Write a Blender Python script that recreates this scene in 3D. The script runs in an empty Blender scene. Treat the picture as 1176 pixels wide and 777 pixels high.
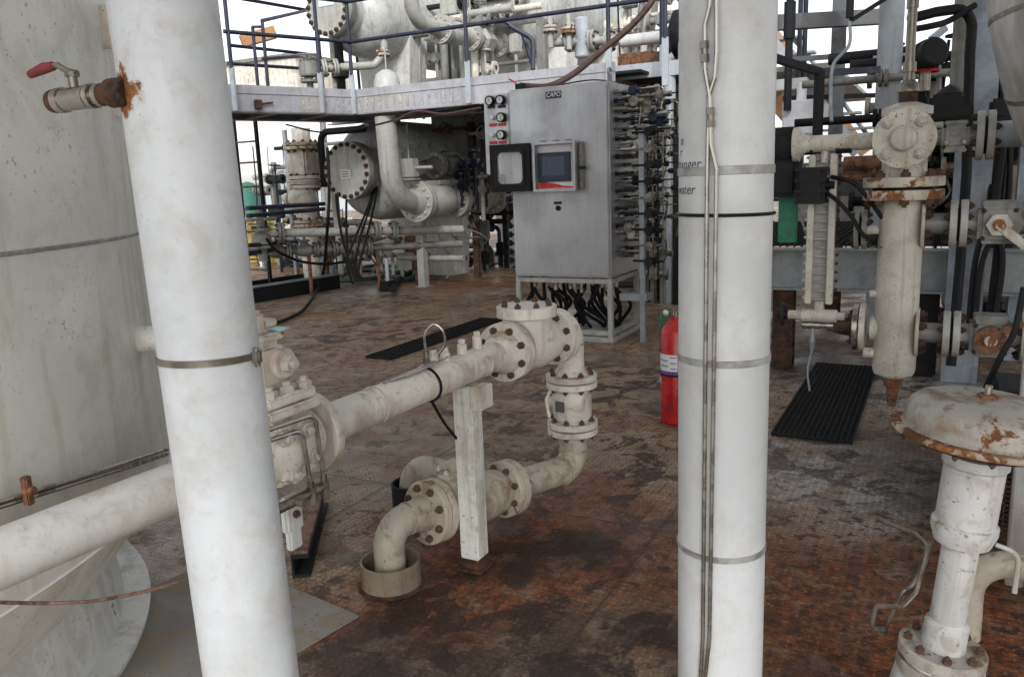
import bpy, bmesh, math, random
from mathutils import Vector, Matrix
random.seed(7)
S = bpy.context.scene
COL = S.collection
rad = math.radians

# ---------------------------------------------------------------- camera
EYE = 1.6; FPX = 930.0; PITCH = rad(11.0); ROLL = rad(2.2)
fwd = Vector((0, math.cos(PITCH), -math.sin(PITCH)))
r0 = Vector((1, 0, 0)); u0 = Vector((0, math.sin(PITCH), math.cos(PITCH)))
rgt = r0 * math.cos(ROLL) - u0 * math.sin(ROLL)
upv = u0 * math.cos(ROLL) + r0 * math.sin(ROLL)
EYEP = Vector((0, 0, EYE))
cam_d = bpy.data.cameras.new('camera'); cam = bpy.data.objects.new('camera', cam_d); COL.objects.link(cam)
M = Matrix((rgt, upv, -fwd)).transposed().to_4x4(); M.translation = EYEP
cam.matrix_world = M
cam_d.sensor_fit = 'HORIZONTAL'; cam_d.sensor_width = 36; cam_d.lens = FPX / 1176 * 36
cam_d.clip_start = 0.05; cam_d.clip_end = 9000
S.camera = cam
cam_d.dof.use_dof = False

# ---------------------------------------------------------------- world, sun, exposure
SUN_EL, SUN_AZ = rad(34), rad(180)          # azimuth clockwise from +Y: behind the camera, to its left
W = bpy.data.worlds.new('World'); S.world = W; W.use_nodes = True
nt = W.node_tree; nt.nodes.clear()
sky = nt.nodes.new('ShaderNodeTexSky'); sky.sky_type = 'NISHITA'; sky.sun_disc = False
sky.sun_elevation = SUN_EL; sky.sun_rotation = SUN_AZ; sky.dust_density = 1.5; sky.air_density = 1.0; sky.ozone_density = 1.0
hs = nt.nodes.new('ShaderNodeHueSaturation'); hs.inputs['Saturation'].default_value = 0.16
bg = nt.nodes.new('ShaderNodeBackground'); bg.inputs['Strength'].default_value = 0.14
wo = nt.nodes.new('ShaderNodeOutputWorld')
nt.links.new(sky.outputs[0], hs.inputs['Color']); nt.links.new(hs.outputs[0], bg.inputs[0]); nt.links.new(bg.outputs[0], wo.inputs[0])
sd = bpy.data.lights.new('sun', 'SUN'); sd.energy = 1.4; sd.angle = rad(12); sd.color = (1.0, 0.985, 0.965)
so = bpy.data.objects.new('sun', sd); COL.objects.link(so)
dirv = Vector((math.sin(SUN_AZ) * math.cos(SUN_EL), math.cos(SUN_AZ) * math.cos(SUN_EL), math.sin(SUN_EL)))
so.rotation_euler = dirv.to_track_quat('Z', 'Y').to_euler(); so.location = (0, 0, 20)
S.view_settings.view_transform = 'Standard'; S.view_settings.look = 'None'
S.view_settings.exposure = 0.85; S.view_settings.gamma = 1; S.view_settings.use_curve_mapping = False

# ---------------------------------------------------------------- placing helpers (survey of the place from the photo)
def ray(x, y): return rgt * ((x - 588) / FPX) + upv * ((388.5 - y) / FPX) + fwd
def D(x, y, d): return EYEP + ray(x, y) * d
def G(x, y, z=0.0):
    r = ray(x, y); return EYEP + r * ((z - EYE) / r.z)
def zrow(X, Y, py):
    k = (388.5 - py) / FPX; q = upv - fwd * k
    return EYE - (X * q.x + Y * q.y) / q.z
def online(a, d_, px):
    k = (px - 588) / FPX; q = rgt - fwd * k; return a + d_ * (-(a - EYEP).dot(q) / d_.dot(q))
YAW = rad(28)
AW = Vector((math.cos(YAW), -math.sin(YAW), 0)); AD = Vector((math.sin(YAW), math.cos(YAW), 0)); AZ = Vector((0, 0, 1))
AX = (AW, AD, AZ)
V = Vector

# ---------------------------------------------------------------- mesh builder
ROOT = {}
def ortho(a):
    a = a.normalized()
    t = V((0, 0, 1)) if abs(a.z) < 0.9 else V((1, 0, 0))
    u = a.cross(t).normalized(); return u, a.cross(u).normalized()
class MB:
    def __init__(s): s.v = []; s.f = []
    def add(s, vs, fs):
        o = len(s.v); s.v += [V(v) for v in vs]; s.f += [tuple(i + o for i in f) for f in fs]; return s
    def lathe(s, o, ax, prof, n=24):
        o = V(o); ax = V(ax).normalized(); u, w = ortho(ax); vs = []; fs = []; rings = []
        for t, r in prof:
            if r < 1e-6: rings.append([len(vs)]); vs.append(o + ax * t)
            else:
                rings.append(list(range(len(vs), len(vs) + n)))
                for k in range(n):
                    a = 2 * math.pi * k / n; vs.append(o + ax * t + (u * math.cos(a) + w * math.sin(a)) * r)
        for A, B in zip(rings, rings[1:]):
            if len(A) == 1 and len(B) == 1: continue
            for k in range(n):
                k2 = (k + 1) % n
                if len(A) == 1: fs.append((A[0], B[k], B[k2]))
                elif len(B) == 1: fs.append((A[k2], A[k], B[0]))
                else: fs.append((A[k2], A[k], B[k], B[k2]))
        return s.add(vs, fs)
    def cyl(s, a, b, r, n=16, r2=None, ch=0.0):
        a = V(a); b = V(b); L = (b - a).length; r2 = r if r2 is None else r2
        if ch: prof = [(0, 0), (0, r - ch), (ch, r), (L - ch, r2), (L, r2 - ch), (L, 0)]
        else: prof = [(0, 0), (0, r), (L, r2), (L, 0)]
        return s.lathe(a, b - a, prof, n)
    def pipe(s, a, b, r, n=24, t=0.006):
        a = V(a); b = V(b); L = (b - a).length
        return s.lathe(a, b - a, [(0, r - t), (0, r), (L, r), (L, r - t), (0, r - t)], n)
    def tube(s, pts, r, n=10, rr=None):
        pts = [V(p) for p in pts]; m = len(pts)
        tg = []
        for i in range(m):
            t = (pts[min(i + 1, m - 1)] - pts[max(i - 1, 0)]); tg.append(t.normalized())
        u, w = ortho(tg[0]); vs = []; fs = []
        for i in range(m):
            if i:
                q = tg[i - 1].rotation_difference(tg[i]); u = q @ u
                u = (u - tg[i] * u.dot(tg[i])).normalized()
            w = tg[i].cross(u); R = rr[i] if rr else r
            for k in range(n):
                a = 2 * math.pi * k / n; vs.append(pts[i] + (u * math.cos(a) + w * math.sin(a)) * R)
        for i in range(m - 1):
            for k in range(n):
                k2 = (k + 1) % n; fs.append((i * n + k, i * n + k2, (i + 1) * n + k2, (i + 1) * n + k))
        fs.append(tuple(range(n - 1, -1, -1))); fs.append(tuple((m - 1) * n + k for k in range(n)))
        return s.add(vs, fs)
    def box(s, c, sz, ax=AX, bev=0.0):
        bm = bmesh.new(); bmesh.ops.create_cube(bm, size=1)
        for v in bm.verts: v.co = V((v.co.x * sz[0], v.co.y * sz[1], v.co.z * sz[2]))
        if bev: bmesh.ops.bevel(bm, geom=bm.edges[:], offset=min(bev, min(sz) * .45), segments=2, affect='EDGES')
        bm.verts.index_update(); c = V(c)
        vs = [c + ax[0] * v.co.x + ax[1] * v.co.y + ax[2] * v.co.z for v in bm.verts]
        fs = [tuple(v.index for v in f.verts) for f in bm.faces]; bm.free(); return s.add(vs, fs)
    def beam(s, a, b, wd, ht, bev=0.0, up=AZ):
        a = V(a); b = V(b); y = (b - a).normalized(); up = V(up)
        if abs(y.dot(up)) > .95: up = AD
        x = y.cross(up).normalized(); z = x.cross(y)
        return s.box((a + b) / 2, (wd, (b - a).length, ht), (x, y, z), bev)
    def prism(s, poly, ext):
        n = len(poly); ext = V(ext); p = [V(q) for q in poly]
        return s.add(p + [q + ext for q in p], [tuple(range(n - 1, -1, -1)), tuple(range(n, 2 * n))] + [(k, (k + 1) % n, n + (k + 1) % n, n + k) for k in range(n)])
    def ibeam(s, a, b, w_, h_, tf=.014, tw=.01, up=AZ):
        a = V(a); b = V(b); y = (b - a).normalized(); up = V(up)
        if abs(y.dot(up)) > .95: up = AD
        x = y.cross(up).normalized(); z = x.cross(y)
        hw = w_ / 2; hh = h_ / 2; t = tw / 2
        pr = [(-hw, -hh), (hw, -hh), (hw, -hh + tf), (t, -hh + tf), (t, hh - tf), (hw, hh - tf), (hw, hh), (-hw, hh), (-hw, hh - tf), (-t, hh - tf), (-t, -hh + tf), (-hw, -hh + tf)]
        return s.prism([a + x * p + z * q for p, q in pr], b - a)
    def channel(s, a, b, w_, h_, side=1, tf=.014, tw=.01, up=AZ):
        a = V(a); b = V(b); y = (b - a).normalized(); up = V(up)
        x = y.cross(up).normalized() * side; z = V(up)
        hh = h_ / 2
        pr = [(0, -hh), (w_, -hh), (w_, -hh + tf), (tw, -hh + tf), (tw, hh - tf), (w_, hh - tf), (w_, hh), (0, hh)]
        return s.prism([a + x * p + z * q for p, q in pr], b - a)
    def torus(s, c, ax, R, r, n=28, m=8):
        u, w = ortho(V(ax)); c = V(c)
        pts = [c + (u * math.cos(2 * math.pi * k / n) + w * math.sin(2 * math.pi * k / n)) * R for k in range(n)]
        axn = V(ax).normalized(); vs = []; fs = []
        for k in range(n):
            rd = (pts[k] - c).normalized()
            for j in range(m):
                a = 2 * math.pi * j / m; vs.append(pts[k] + (rd * math.cos(a) + axn * math.sin(a)) * r)
        for k in range(n):
            for j in range(m):
                k2 = (k + 1) % n; j2 = (j + 1) % m; fs.append((k * m + j, k2 * m + j, k2 * m + j2, k * m + j2))
        return s.add(vs, fs)
    def ball(s, c, r, n=16, ax=AZ, sc=1.0):
        pr = [(-r * sc * math.cos(math.pi * k / 10), r * math.sin(math.pi * k / 10)) for k in range(11)]
        pr[0] = (-r * sc, 0); pr[-1] = (r * sc, 0)
        return s.lathe(c, ax, pr, n)
    def build(s, name, mat, parent=None, ang=38):
        me = bpy.data.meshes.new(name); loc = ROOT.get(parent.name, V()) if parent else None
        if parent is None:
            # a thing that is one mesh: its origin goes to the middle of its underside
            lo = V([min(v[i] for v in s.v) for i in range(3)]); hi = V([max(v[i] for v in s.v) for i in range(3)])
            loc = V(((lo.x + hi.x) / 2, (lo.y + hi.y) / 2, lo.z))
        me.from_pydata([v - loc for v in s.v], [], s.f)
        bm = bmesh.new(); bm.from_mesh(me); bmesh.ops.recalc_face_normals(bm, faces=bm.faces[:]); bm.to_mesh(me); bm.free()
        me.shade_smooth(); me.set_sharp_from_angle(angle=rad(ang))
        me.materials.append(mat)
        o = bpy.data.objects.new(name, me); COL.objects.link(o)
        if parent is not None: o.parent = parent
        else: o.location = loc
        ROOT[o.name] = loc
        return o
def thing(name, label, cat, loc, group=None):
    o = bpy.data.objects.new(name, None); COL.objects.link(o); o.location = V(loc); o.empty_display_size = .1
    ROOT[o.name] = V(loc); return tag(o, label, cat, group)
def tag(o, label, cat, group=None):
    o['label'] = label; o['category'] = cat
    if group: o['group'] = group
    return o
def struct(o, kind='structure'):
    o['kind'] = kind; return o
def bend(pts, R, seg=8):
    pts = [V(p) for p in pts]; out = [pts[0]]
    for a, b, c in zip(pts, pts[1:], pts[2:]):
        d1 = (a - b).normalized(); d2 = (c - b).normalized(); ang = d1.angle(d2)
        if ang > 3.1: out.append(b); continue
        t = R / math.tan(ang / 2); t = min(t, (a - b).length * .49, (c - b).length * .49); Rr = t * math.tan(ang / 2)
        ctr = b + (d1 + d2).normalized() * (Rr / math.sin(ang / 2)); p0 = b + d1 * t; p1 = b + d2 * t
        v0 = p0 - ctr; v1 = p1 - ctr; q = v0.rotation_difference(v1)
        for k in range(seg + 1):
            from_q = Matrix.Rotation(q.angle * k / seg, 3, q.axis); out.append(ctr + from_q @ v0)
    out.append(pts[-1]); return out
def spline(pts, seg=8):
    pts = [V(p) for p in pts]; P = [pts[0] * 2 - pts[1]] + pts + [pts[-1] * 2 - pts[-2]]; out = []
    for i in range(1, len(P) - 2):
        a, b, c, d = P[i - 1:i + 3]
        for k in range(seg):
            t = k / seg
            out.append(.5 * ((2 * b) + (c - a) * t + (2 * a - 5 * b + 4 * c - d) * t * t + (3 * b - a - 3 * c + d) * t ** 3))
    out.append(pts[-1]); return out
def text_mesh(txt, size, shear=0.0):
    cu = bpy.data.curves.new('lettering', 'FONT'); cu.body = txt; cu.size = size; cu.shear = shear; cu.align_x = 'CENTER'; cu.align_y = 'CENTER'; cu.resolution_u = 3
    ob = bpy.data.objects.new('lettering', cu); COL.objects.link(ob)
    dg = bpy.context.evaluated_depsgraph_get(); me = bpy.data.meshes.new_from_object(ob.evaluated_get(dg))
    vs = [v.co.copy() for v in me.vertices]; fs = [tuple(p.vertices) for p in me.polygons]
    bpy.data.objects.remove(ob); bpy.data.curves.remove(cu); bpy.data.meshes.remove(me); return vs, fs

# ---------------------------------------------------------------- materials
def newmat(name):
    m = bpy.data.materials.new(name); m.use_nodes = True; t = m.node_tree; t.nodes.clear()
    out = t.nodes.new('ShaderNodeOutputMaterial'); b = t.nodes.new('ShaderNodeBsdfPrincipled'); t.links.new(b.outputs[0], out.inputs[0])
    return m, t, b
class NT:
    def __init__(s, t): s.t = t
    def link(s, a, b):
        if hasattr(a, 'links') or isinstance(a, bpy.types.NodeSocket): s.t.links.new(a, b)
        else: b.default_value = a
    def math(s, op, a, b=0.0, c=0.0, clamp=False):
        n = s.t.nodes.new('ShaderNodeMath'); n.operation = op; n.use_clamp = clamp
        s.link(a, n.inputs[0]); s.link(b, n.inputs[1]); s.link(c, n.inputs[2]); return n.outputs[0]
    def ramp(s, v, lo, hi, a=0.0, b=1.0):
        n = s.t.nodes.new('ShaderNodeMapRange'); n.interpolation_type = 'SMOOTHSTEP'
        s.link(v, n.inputs[0]); n.inputs[1].default_value = lo; n.inputs[2].default_value = hi; s.link(a, n.inputs[3]); s.link(b, n.inputs[4]); return n.outputs[0]
    def mix(s, f, a, b):
        n = s.t.nodes.new('ShaderNodeMix'); n.data_type = 'RGBA'
        s.link(f, n.inputs[0]); s.link(a if not isinstance(a, tuple) else (*a, 1)[:4], n.inputs[6]); s.link(b if not isinstance(b, tuple) else (*b, 1)[:4], n.inputs[7]); return n.outputs[2]
    def noise(s, vec, scale, detail=6, rough=.6, dist=0.0):
        n = s.t.nodes.new('ShaderNodeTexNoise'); n.inputs['Scale'].default_value = scale; n.inputs['Detail'].default_value = detail
        n.inputs['Roughness'].default_value = rough; n.inputs['Distortion'].default_value = dist; s.t.links.new(vec, n.inputs['Vector']); return n.outputs[0]
    def scale(s, vec, sc, loc=(0, 0, 0), rot=(0, 0, 0)):
        n = s.t.nodes.new('ShaderNodeMapping'); n.inputs['Scale'].default_value = sc; n.inputs['Location'].default_value = loc; n.inputs['Rotation'].default_value = rot
        s.t.links.new(vec, n.inputs['Vector']); return n.outputs[0]
    def coord(s): return s.t.nodes.new('ShaderNodeTexCoord').outputs['Object']
    def sep(s, v):
        n = s.t.nodes.new('ShaderNodeSeparateXYZ'); s.t.links.new(v, n.inputs[0]); return n.outputs
    def bump(s, h, strength, dist, b):
        n = s.t.nodes.new('ShaderNodeBump'); n.inputs['Strength'].default_value = strength; n.inputs['Distance'].default_value = dist
        s.t.links.new(h, n.inputs['Height']); s.t.links.new(n.outputs[0], b.inputs['Normal'])
def paint(name, base, dirt=.35, rust=.15, rough=.45, streak=.3, dcol=(.23, .18, .11), rcol=(.16, .055, .018), spots=(), metal=0.0, speck=.5, peel=0.0, top=.5, sc=1.0, blot=.2):
    """weathered paint: grime clouds, run-down streaks, dust lying on upward faces, rust blotches and specks; spots = (centre, radius) rust stains with a shape of their own"""
    m, t, b = newmat(name); n = NT(t); co = n.coord()
    oi = t.nodes.new('ShaderNodeObjectInfo'); off = t.nodes.new('ShaderNodeVectorMath'); off.operation = 'MULTIPLY_ADD'
    t.links.new(oi.outputs['Random'], off.inputs[0]); off.inputs[1].default_value = (7, 3, 5); t.links.new(co, off.inputs[2]); p = off.outputs[0]
    big = n.noise(p, 2.3 * sc, 8, .62); mid = n.noise(p, 8 * sc, 9, .68, .5); fine = n.noise(p, 60, 6, .62); st = n.noise(n.scale(p, (15 * sc, 15 * sc, 1.0)), 1.0, 7, .62, .2)
    nz = n.sep(t.nodes.new('ShaderNodeNewGeometry').outputs['Normal'])[2]
    c = n.mix(n.ramp(big, .40, .60), tuple(x * .90 for x in base), tuple(min(1, x * 1.06) for x in base))
    lie = n.math('MULTIPLY', n.ramp(nz, -.2, .9, 1.0 - .5 * top, 1.0 + top), dirt)
    c = n.mix(n.math('MULTIPLY', n.ramp(mid, .47, .66), lie, clamp=True), c, dcol)
    c = n.mix(n.math('MULTIPLY', n.ramp(n.noise(p, 21 * sc, 7, .7, .3), .55, .66), n.math('MULTIPLY', lie, .7 * blot), clamp=True), c, tuple(x * .7 for x in dcol))
    c = n.mix(n.math('MULTIPLY', n.ramp(st, .50, .64), n.math('MULTIPLY', n.ramp(nz, .8, .3), streak)), c, tuple(x * 1.1 for x in dcol))
    c = n.mix(n.math('MULTIPLY', n.math('MULTIPLY', n.ramp(fine, .615, .65), n.ramp(big, .42, .55, .2, 1.0)), speck), c, (.085, .05, .03))
    rm = n.math('MULTIPLY', n.ramp(n.noise(p, 5.0 * sc, 11, .72, .6), .66 - .17 * rust, .70 - .15 * rust), .95 if rust > 0 else 0.0)
    for ctr, R in spots:
        vm = t.nodes.new('ShaderNodeVectorMath'); vm.operation = 'DISTANCE'; t.links.new(co, vm.inputs[0]); vm.inputs[1].default_value = ctr
        dd = n.math('ADD', n.math('DIVIDE', vm.outputs['Value'], R), n.math('MULTIPLY', n.math('SUBTRACT', n.noise(co, 1.6 / R, 9, .68), .5), 2.6))
        rm = n.math('MAXIMUM', rm, n.ramp(dd, 1.15, .55))
    rc = n.mix(n.ramp(fine, .40, .60), rcol, (.30, .125, .04))
    rc = n.mix(n.ramp(mid, .42, .58), tuple(x * .75 for x in rcol), rc)
    c = n.mix(n.math('MULTIPLY', n.ramp(rm, 0.0, .35), .35), c, (.34, .19, .08))
    c = n.mix(n.ramp(rm, .2, .75), c, rc)
    if peel:
        pl = n.noise(n.scale(p, (3.5, 3.5, 1.0)), 1.0, 10, .72, 1.3); ck = n.math('ABSOLUTE', n.math('SUBTRACT', pl, .52)); c = n.mix(n.math('MULTIPLY', n.ramp(ck, .0065, .002), peel), c, (.12, .09, .06))
    t.links.new(c, b.inputs['Base Color']); b.inputs['Metallic'].default_value = metal
    t.links.new(n.ramp(rm, .2, .8, n.ramp(mid, .4, .6, rough - .07, rough + .14), .85), b.inputs['Roughness'])
    h = n.math('ADD', n.math('MULTIPLY', fine, .5), n.math('ADD', n.math('MULTIPLY', mid, .6), n.math('MULTIPLY', rm, n.math('ADD', fine, -.2))))
    n.bump(h, .35, .004, b); return m
def plain(name, base, rough=.5, metal=0.0, var=.25, bump=.2, sc=20):
    m, t, b = newmat(name); n = NT(t); co = n.coord(); a = n.noise(co, sc, 6, .6)
    t.links.new(n.mix(n.ramp(a, .4, .6), tuple(x * (1 - var) for x in base), tuple(min(1, x * (1 + var)) for x in base)), b.inputs['Base Color'])
    b.inputs['Metallic'].default_value = metal; b.inputs['Specular IOR Level'].default_value = .22 if max(base) < .03 else .5; t.links.new(n.ramp(a, .4, .6, max(.05, rough - .08), rough + .1), b.inputs['Roughness'])
    n.bump(n.noise(co, sc * 5, 5), bump, .002, b); return m
def rusty(name, c1=(.055, .03, .02), c2=(.22, .085, .03), c3=(.32, .29, .25), keep=.3):
    m, t, b = newmat(name); n = NT(t); co = n.coord(); a = n.noise(co, 14, 9, .7); f_ = n.noise(co, 70, 6, .7)
    c = n.mix(n.ramp(a, .42, .58), c1, c2); c = n.mix(n.math('MULTIPLY', n.ramp(f_, .5, .6), keep), c, c3)
    t.links.new(c, b.inputs['Base Color']); b.inputs['Roughness'].default_value = .82; n.bump(n.math('ADD', a, f_), .6, .004, b); return m
def galv(name, base=(.36, .39, .42), rough=.5, metal=.55):
    m, t, b = newmat(name); n = NT(t); co = n.coord()
    vo = t.nodes.new('ShaderNodeTexVoronoi'); vo.inputs['Scale'].default_value = 26; t.links.new(co, vo.inputs['Vector'])
    sx = n.sep(vo.outputs['Color'])[0]; big = n.noise(co, 3, 7, .65); st = n.noise(n.scale(co, (14, 14, 1.2)), 1, 6)
    c = n.mix(n.math('MULTIPLY', sx, .5), tuple(x * .85 for x in base), tuple(x * 1.15 for x in base))
    c = n.mix(n.ramp(big, .48, .62, 0.0, .6), c, tuple(x * .55 for x in base)); c = n.mix(n.ramp(st, .52, .66, 0.0, .4), c, (.2, .15, .1))
    t.links.new(c, b.inputs['Base Color']); b.inputs['Metallic'].default_value = metal
    t.links.new(n.ramp(big, .4, .6, rough - .1, rough + .15), b.inputs['Roughness']); n.bump(n.noise(co, 60, 4), .15, .002, b); return m
def brushed(name, base=(.52, .52, .53), rough=.33, ax=(2, 2, 90)):
    m, t, b = newmat(name); n = NT(t); co = n.coord(); g = n.noise(n.scale(co, ax), 1.5, 6, .7); big = n.noise(co, 2.2, 6, .6)
    c = n.mix(n.ramp(g, .36, .64), tuple(x * .94 for x in base), tuple(x * 1.05 for x in base)); c = n.mix(n.ramp(big, .5, .65, 0.0, .3), c, tuple(x * .6 for x in base))
    sp = n.noise(co, 30, 8, .7); c = n.mix(n.ramp(sp, .60, .66, 0.0, .2), c, (.12, .09, .07))
    t.links.new(c, b.inputs['Base Color']); b.inputs['Metallic'].default_value = .85
    t.links.new(n.math('ADD', n.ramp(big, .4, .6, rough - .05, rough + .12), n.math('MULTIPLY', g, .05)), b.inputs['Roughness']); n.bump(g, .05, .0006, b); return m

m_white = paint('white_paint', (.62, .63, .62), dirt=.25, rust=.04, streak=.25, speck=.35)
m_tank = paint('tank_paint', (.74, .745, .70), dirt=.3, rust=.0, streak=.30, speck=.5, dcol=(.33, .28, .17), blot=.6, sc=.6)
m_skirt = paint('skirt_paint', (.66, .66, .63), dirt=.3, rust=.05, streak=.25)
m_post = paint('post_paint', (.66, .66, .63), dirt=.4, rust=.05, streak=.5)
m_cream = paint('cream_paint', (.70, .67, .60), dirt=.58, rust=.16, streak=.35, speck=.5, dcol=(.24, .145, .07), blot=.25, sc=.8)
m_dirty = paint('dirty_cream_paint', (.47, .43, .35), dirt=.7, rust=.2, streak=.35, speck=.4, dcol=(.17, .10, .05), blot=.4)
m_grey = paint('grey_paint', (.40, .405, .385), dirt=.5, rust=.1, streak=.4)
m_dim = paint('grimy_grey_paint', (.22, .22, .205), dirt=.6, rust=.15, streak=.5, dcol=(.09, .075, .06))
m_col = paint('bridle_paint', (.56, .54, .475), dirt=.4, rust=.15, streak=.4, speck=.9, peel=.25)
m_colr = paint('rusted_flange_paint', (.52, .49, .41), dirt=.5, rust=.95, streak=.5, rcol=(.22, .085, .025))
m_rustpaint = paint('rusting_dome_paint', (.40, .38, .34), dirt=.8, rust=.34, streak=.4, speck=1.0, rcol=(.17, .065, .022), dcol=(.19, .13, .08), blot=.9)
m_rim = paint('rusting_rim_paint', (.42, .37, .30), dirt=.6, rust=1.1, streak=.3, speck=.9, rcol=(.13, .05, .02))
m_vwhite = paint('valve_white_paint', (.56, .565, .56), dirt=.6, rust=.26, streak=.25, speck=.6, sc=2)
m_navy = paint('navy_paint', (.013, .019, .042), dirt=.25, rust=.0, streak=.15, dcol=(.1, .1, .11), speck=.2, rough=.4)
m_dark = plain('dark_steel', (.016, .017, .019), .6, .0)
m_black = plain('black_rubber', (.010, .010, .011), .6)
m_rust = rusty('rust'); m_drust = rusty('dark_rust', (.025, .014, .01), (.085, .035, .018), (.2, .15, .11), .15)
m_band = plain('grey_band', (.33, .33, .32), .5, .3)
m_bolt = rusty('rusty_bolt', (.045, .024, .016), (.12, .052, .026), (.4, .36, .3), .3)
m_pbolt = paint('painted_bolt', (.56, .54, .48), dirt=.5, rust=.25)
m_galv = galv('galvanised'); m_col_steel = galv('blue_grey_column_steel', (.30, .345, .40), .55, .35)
m_galvm = galv('weathered_galvanised', (.30, .325, .34), .6, .3)
m_dgalv = galv('dull_galvanised', (.19, .20, .21), .6, .4)
m_ss = brushed('brushed_stainless', (.43, .435, .45), .36, (40, 40, 2.5)); m_sst = plain('stainless_tube', (.38, .36, .33), .28, .9, .12, .05)
m_dss = plain('dull_fitting', (.22, .2, .17), .4, .8)
m_red = plain('red_enamel', (.42, .012, .014), .28, 0, .12, .05, 8)
m_redh = plain('worn_red_grip', (.20, .032, .032), .6)
m_label = plain('label_paper', (.66, .67, .7), .5, 0, .06)
m_violet = plain('violet_print', (.09, .05, .28), .5)
m_ink = plain('black_ink', (.02, .02, .03), .6)
m_green = plain('green_plastic', (.01, .18, .1), .45)
m_hosegreen = plain('green_hose', (.035, .07, .065), .55)
m_brownhose = plain('brown_hose', (.075, .04, .035), .5)
m_blue = plain('blue_paint', (.10, .16, .20), .6)
m_yellow = plain('yellow_paint', (.30, .22, .05), .6)
m_tagblue = plain('pale_blue_tag', (.35, .58, .6), .5)
m_lav = paint('pale_lavender_grey_paint', (.39, .395, .43), dirt=.3, rust=.05, streak=.35, dcol=(.2, .17, .15))
m_ltblue = paint('pale_blue_grey_paint', (.42, .47, .52), dirt=.3, rust=.05, streak=.3)
m_orange = paint('orange_rust_paint', (.40, .20, .08), dirt=.4, rust=.3)
m_tan = plain('tan_canvas', (.36, .27, .2), .8, 0, .2, .6, 5)
m_plank = rusty('rusty_plank', (.07, .04, .03), (.2, .11, .075), (.33, .25, .2), .4)
m_screen = plain('screen_glass', (.035, .05, .09), .3, 0, .1, 0)
m_bezel = plain('screen_bezel', (.010, .018, .042), .4)
m_redprint = plain('red_print', (.5, .02, .02), .5)
m_gaugef = plain('gauge_face', (.5, .53, .5), .3)
def glassmat():
    m, t, b = newmat('clear_window'); b.inputs['Base Color'].default_value = (.9, .92, .92, 1); b.inputs['Roughness'].default_value = .06
    b.inputs['Alpha'].default_value = .22; return m
m_glass = glassmat()
def cladmat():
    m, t, b = newmat('aluminium_cladding'); n = NT(t); co = n.coord(); g = n.noise(n.scale(co, (9, 9, .5)), 1.2, 6, .6)
    t.links.new(n.mix(n.ramp(g, .3, .7), (.30, .29, .275), (.56, .56, .56)), b.inputs['Base Color']); b.inputs['Metallic'].default_value = .45; b.inputs['Roughness'].default_value = .5
    n.bump(g, .3, .01, b); return m
m_clad = cladmat()
def seamat():
    m, t, b = newmat('sea'); n = NT(t); co = n.coord(); b.inputs['Base Color'].default_value = (.16, .21, .22, 1); b.inputs['Roughness'].default_value = .25
    n.bump(n.noise(n.scale(co, (1, 1.6, 1)), .12, 8, .6), .4, 1.2, b); return m

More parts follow.
